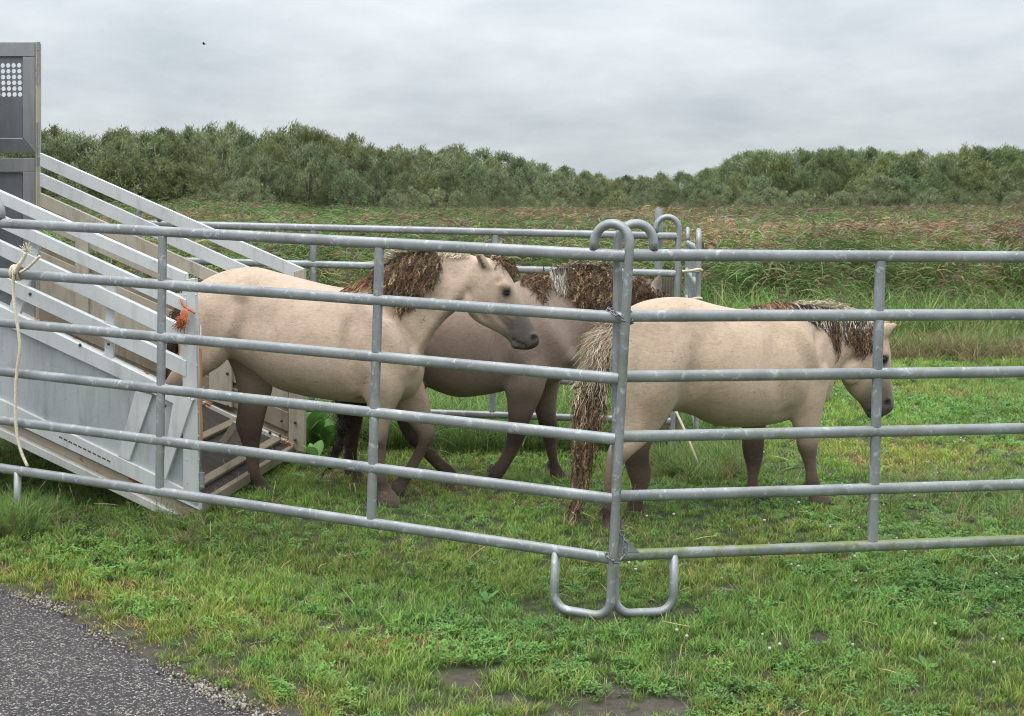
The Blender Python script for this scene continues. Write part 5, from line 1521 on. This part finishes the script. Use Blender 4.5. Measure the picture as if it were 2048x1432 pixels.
def face(h, eye, nos, nose_r, mouth, brow=1.0):
    h.shade(*eye, 26, h.coat * 0.45, 0.75); h.shade(*eye, 13, (0.02, 0.016, 0.014), 1.0)
    h.dent(*eye, 10, 0.006)
    if nos:
        h.shade(*nos, nose_r * 2.0, (0.13, 0.115, 0.105), 0.7); h.dent(*nos, nose_r * 1.1, 0.022); h.shade(*nos, nose_r * 1.25, (0.004, 0.004, 0.004), 1.0)
    if mouth:
        h.groove(mouth, 6, 0.010)
        for a_, b_, _ in spline([(a, b, 0) for a, b in mouth], 5): h.shade(a_, b_, 3.5, (0.012, 0.010, 0.010), 0.9)
    h.rebvh()
    p, n_ = h.surf(*eye)
    if p is not None:
        mb = MB(); mb.ball(p - n_ * 0.010, (0.020, 0.013, 0.016), (1, 1, 1), 14, 10, (h.e, np.array([0, 0, 1.0]), h.n))
        mb.build("eye", M['eye'], h.root)
h1.shade(1045, 655, 52, MUZ * 1.3, 0.75); h1.shade(1030, 640, 70, MUZ * 2.5, 0.35)
h3.shade(1760, 800, 50, MUZ * 1.3, 0.7)
h1.rebvh()
face(h1, (1013, 587), (1068, 677), 9, [(1026, 678), (1038, 687), (1052, 692)])
face(h3, (1768, 720), (1776, 806), 8, [(1738, 822), (1750, 826), (1760, 827)])
for uu, vv in ((958, 514), (961, 521), (964, 528), (967, 534)): h1.shade(uu, vv, 6, (0.05, 0.035, 0.026), 0.85)
for h in (h1, h2, h3): h.paint(); h.rebvh()

CREAM = [np.array((0.60, 0.50, 0.36)), np.array((0.50, 0.40, 0.27)), np.array((0.66, 0.58, 0.45))]
RUST = [np.array((0.22, 0.105, 0.055)), np.array((0.30, 0.17, 0.09)), np.array((0.14, 0.07, 0.04))]
DARKH = [np.array((0.055, 0.042, 0.036)), np.array((0.09, 0.065, 0.05)), np.array((0.035, 0.028, 0.025))]
GREYH = [np.array((0.42, 0.37, 0.30)), np.array((0.25, 0.21, 0.17)), np.array((0.10, 0.08, 0.07))]
# mane of horse 1
matted(h1, [(752, 545), (775, 528), (800, 520), (830, 513), (868, 503), (884, 515), (876, 545), (866, 566), (845, 576), (822, 580), (806, 606), (794, 618), (790, 594), (770, 584), (745, 584), (742, 560)], 1500, 0.045)
mb = MB()
hang(h1, mb, [(700, 578), (740, 552), (770, 535)], [(672, 590), (705, 590), (745, 590)], 160, .005, RUST, 4)
hang(h1, mb, [(770, 532), (820, 514), (870, 506)], [(748, 526), (790, 494), (858, 494)], 420, .0042, CREAM, 8)
hang(h1, mb, [(800, 590), (830, 590), (850, 585)], [(798, 640), (808, 632), (838, 618)], 90, .0045, RUST + DARKH, 5)
hang(h1, mb, [(870, 506), (900, 504), (940, 508)], [(850, 530), (890, 520), (935, 520)], 120, .0035, CREAM + [np.array(TAN1)], 4)
mb.build("mane", M['hair'], h1.root)["kind"] = "stuff"
matted(h1, [(978, 518), (1000, 512), (1024, 520), (1036, 535), (1028, 552), (1012, 542), (996, 532)], 260, 0.03, "forelock")
# mane of horse 2
matted(h2, [(1138, 540), (1170, 528), (1200, 526), (1240, 528), (1242, 590), (1225, 606), (1205, 600), (1178, 615), (1160, 605), (1140, 580)], 1500, 0.05)
matted(h2, [(1040, 552), (1075, 545), (1098, 545), (1102, 565), (1092, 585), (1084, 604), (1074, 590), (1062, 568)], 320, 0.03, "matted_lock")
matted(h2, [(1258, 560), (1278, 552), (1296, 562), (1304, 578), (1320, 582), (1342, 590), (1338, 604), (1300, 610), (1262, 600)], 480, 0.03, "forelock", pal=BURR[:3])
mb = MB()
hang(h2, mb, [(1095, 545), (1120, 535), (1145, 535)], [(1112, 585), (1128, 598), (1150, 590)], 170, .005, GREYH, 5)
hang(h2, mb, [(1040, 555), (1070, 550), (1100, 548)], [(1045, 575), (1075, 590), (1095, 580)], 110, .004, RUST + DARKH, 6)
hang(h2, mb, [(1100, 543), (1150, 536), (1220, 532)], [(1095, 528), (1160, 520), (1225, 522)], 130, .004, CREAM + GREYH, 6)
mb.build("mane", M['hair'], h2.root)["kind"] = "stuff"
# mane of horse 3
mb = MB()
hang(h3, mb, [(1505, 614), (1540, 606), (1575, 606)], [(1500, 618), (1560, 628), (1605, 640)], 120, .005, RUST + DARKH[:1], 5)
hang(h3, mb, [(1575, 606), (1640, 612), (1705, 628), (1745, 640)], [(1615, 640), (1662, 672), (1705, 690), (1740, 690)], 420, .0055, DARKH + GREYH + CREAM[:1], 6)
hang(h3, mb, [(1580, 606), (1640, 612), (1700, 626)], [(1612, 606), (1672, 603), (1715, 622)], 150, .0032, CREAM + GREYH[:1], 9)
hang(h3, mb, [(1660, 640), (1672, 650)], [(1668, 700), (1676, 712)], 60, .004, RUST + DARKH, 3)
mb.build("mane", M['hair'], h3.root)["kind"] = "stuff"
matted(h3, [(1695, 650), (1712, 660), (1722, 655), (1746, 655), (1748, 690), (1728, 702), (1714, 700), (1708, 680), (1690, 676)], 330, 0.03, pal=BURR)
matted(h3, [(1655, 640), (1675, 650), (1680, 690), (1674, 715), (1668, 690), (1660, 665)], 90, 0.02, "matted_lock", pal=BURR[:3] + DARKH)
for h in (h1, h2, h3):
    mb = MB()
    for fu, fv, fq in h.fets:
        for _ in range(55):
            p = h.px(fu + rng.uniform(0, 9), fv + rng.uniform(-8, 6), fq + rng.normal(0, .013))
            d = nrm(-h.e * rng.uniform(.2, .9) + np.array([0, 0, -1.0]) * rng.uniform(.5, 1) + h.n * rng.normal(0, .3))
            c_ = np.array((0.06, 0.043, 0.034)) * rng.uniform(.6, 2.0)
            strand(mb, [p, p + d * 0.018, p + d * rng.uniform(.03, .05) + [0, 0, -.006]], .0024, c_, c_ * 1.2, 2)
    mb.build("fetlock_hair", M['hair'], h.root)["kind"] = "stuff"
# tails
def tail(h, path, radii_px, q, n_curl, n_str, top_cols, burr_from, pal):
    mb = MB(); P = np.array([h.px(u, v, q) for u, v in path]); S = spline(P, 12)
    pxs = np.linalg.norm(h.px(path[0][0] + 1, path[0][1], q) - h.px(*path[0], q))
    Rr = np.interp(np.linspace(0, 1, len(S)), np.linspace(0, 1, len(radii_px)), radii_px) * pxs
    Rr = Rr * (1 + 0.28 * np.sin(np.arange(len(S)) * 0.55 + 1) * np.linspace(0.2, 1, len(S)))
    mb.tube(S, Rr * 0.66, 10, np.array(pal[0]) * .8)
    for _ in range(n_curl):
        t = rng.uniform(burr_from, 1); i = int(t * (len(S) - 1)); a = rng.uniform(0, 6.28)
        d = h.e * math.cos(a) + h.n * math.sin(a); p = S[i] + d * Rr[i] * rng.uniform(.6, 1.05) + rng.normal(0, .006, 3)
        c_ = np.array(pal[rng.integers(0, len(pal))]) * rng.uniform(.7, 1.3)
        if rng.uniform() < .16: burr(mb, p, rng.uniform(.006, .010), c_)
        elif rng.uniform() < .55: curl(mb, p, d, rng.uniform(.02, .05), rng.uniform(.005, .010), rng.uniform(.002, .0035), c_)
        else:
            tg = nrm(S[min(len(S) - 1, i + 3)] - S[max(0, i - 3)] + rng.normal(0, .006, 3)); k_ = 0.8 if rng.uniform() < .8 else 2.2
            for _ in range(3): wavy(mb, p + rng.normal(0, .004, 3), tg, d, rng.uniform(.05, .12), rng.uniform(.004, .010), rng.uniform(.0018, .0034), c_ * k_, c_ * k_ * 1.4)
    for _ in range(n_str):
        t = rng.uniform(0, burr_from * .9) if rng.uniform() < .75 else rng.uniform(0, .95); i = int(t * (len(S) - 1)); j = min(len(S) - 1, i + int(len(S) * rng.uniform(.06, .17))); a = rng.uniform(0, 6.28)
        d = h.e * math.cos(a) + h.n * math.sin(a)
        f0, f1 = rng.uniform(.5, .9), rng.uniform(.8, 1.35); k = (i + j) // 2
        cols = top_cols if t < burr_from + .1 else [np.array(x) for x in pal]
        c_ = cols[rng.integers(0, len(cols))] * rng.uniform(.8, 1.2)
        a0 = S[i] + d * Rr[i] * f0; b0 = S[j] + d * Rr[j] * f1 + rng.normal(0, .02, 3)
        wavy(mb, a0, nrm(b0 - a0), d, np.linalg.norm(b0 - a0) + .02, rng.uniform(.004, .011), rng.uniform(.0016, .0026), c_ * rng.uniform(.6, 1), c_)
    o_ = mb.build("tail", M['hair'], h.root); o_["kind"] = "stuff"; return o_
tail(h3, [(1252, 632), (1226, 655), (1204, 692), (1201, 728), (1183, 775), (1181, 815), (1171, 860), (1167, 905), (1163, 945), (1157, 985), (1147, 1035)], [12, 25, 29, 26, 29, 29, 24, 18, 14, 6, 6], 0.02, 1900, 2200, CREAM + GREYH[:2] + RUST[1:2], 0.30, BURR + [np.array((0.33, 0.26, 0.17))])
tail(h2, [(676, 640), (664, 690), (672, 760), (682, 820), (684, 860), (675, 900), (658, 938)], [10, 14, 16, 16, 14, 11, 5], 0.0, 260, 200, DARKH, 0.1, DARKH)
tail(h1, [(372, 600), (352, 640), (346, 690), (344, 750), (340, 820), (342, 880)], [10, 14, 16, 16, 13, 7], 0.0, 200, 200, DARKH + RUST, 0.2, DARKH + RUST[:1])

# ------------------------------------------------------------------ broad-leaved plants behind the back panel
def dock(u, v, n, hmax, label):
    p = on_ground(u, v); root = thing("dock_plant", p, label, "plant", "broad-leaved plants at the back panel")
    for k in range(n):
        a = rng.uniform(0, 6.28); L_ = rng.uniform(.6, 1) * hmax; w_ = L_ * rng.uniform(.28, .38)
        d = np.array([math.cos(a), math.sin(a), 0]); lean = rng.uniform(.2, .7)
        t = np.linspace(0, 1, 8)
        P = p + np.outer(L_ * lean * t ** 1.3, d) + np.outer(L_ * (t - .28 * t ** 2.5), [0, 0, 1])
        prof = np.array([.05, .08, .55, .95, 1, .8, .45, .03]) * w_
        side = nrm(np.cross(d, [0, 0, 1])); mb = MB(); kk = rng.uniform(.8, 1.3); cl = np.array([.13, .27, .065]) * kk
        V = []; C = []
        for i in range(8):
            cup = 0.18 * prof[i] * np.array([0, 0, 1.0])
            V += [P[i] - side * prof[i] / 2 + cup, P[i], P[i] + side * prof[i] / 2 + cup]; C += [cl, cl * 1.25, cl * .95]
        mb.add(V, [(3 * i + j, 3 * i + j + 1, 3 * i + 4 + j, 3 * i + 3 + j) for i in range(7) for j in (0, 1)], np.array(C))
        mb.build("leaf", M['dock'], root)
dock(622, 900, 9, .42, "bright broad-leaved plant beside the end of the far ramp gate")
dock(655, 905, 8, .34, "smaller broad-leaved plant by the first upright of the back panel")
dock(630, 935, 7, .24, "low broad-leaved plant under the back panel's bottom rail")
dock(965, 878, 9, .30, "dark broad-leaved plant near the middle upright of the back panel")
dock(905, 870, 7, .24, "small leafy plant in the long grass under the back panel")

# a bird far off in the sky
bp = at_y(408, 88, 60.0)
mb = MB(); mb.ball(bp, (0.07, 0.03, 0.03), (1, 1, 1), 8, 6)
for sgn in (-1, 1):
    mb.add([bp + [-.04, 0, .01], bp + [.03, 0, .01], bp + [.02, sgn * .10, .06], bp + [-.03, sgn * .17, .05]], [(0, 1, 2, 3)])
mb.add([bp + [-.05, -.01, 0], bp + [-.05, .01, 0], bp + [-.12, .025, .005], bp + [-.12, -.025, .005]], [(0, 1, 2, 3)])
tag(mb.build("bird", plain("dark_feathers", (0.03, 0.03, 0.03), .8)), "tiny dark bird flying high above the far wood", "bird")
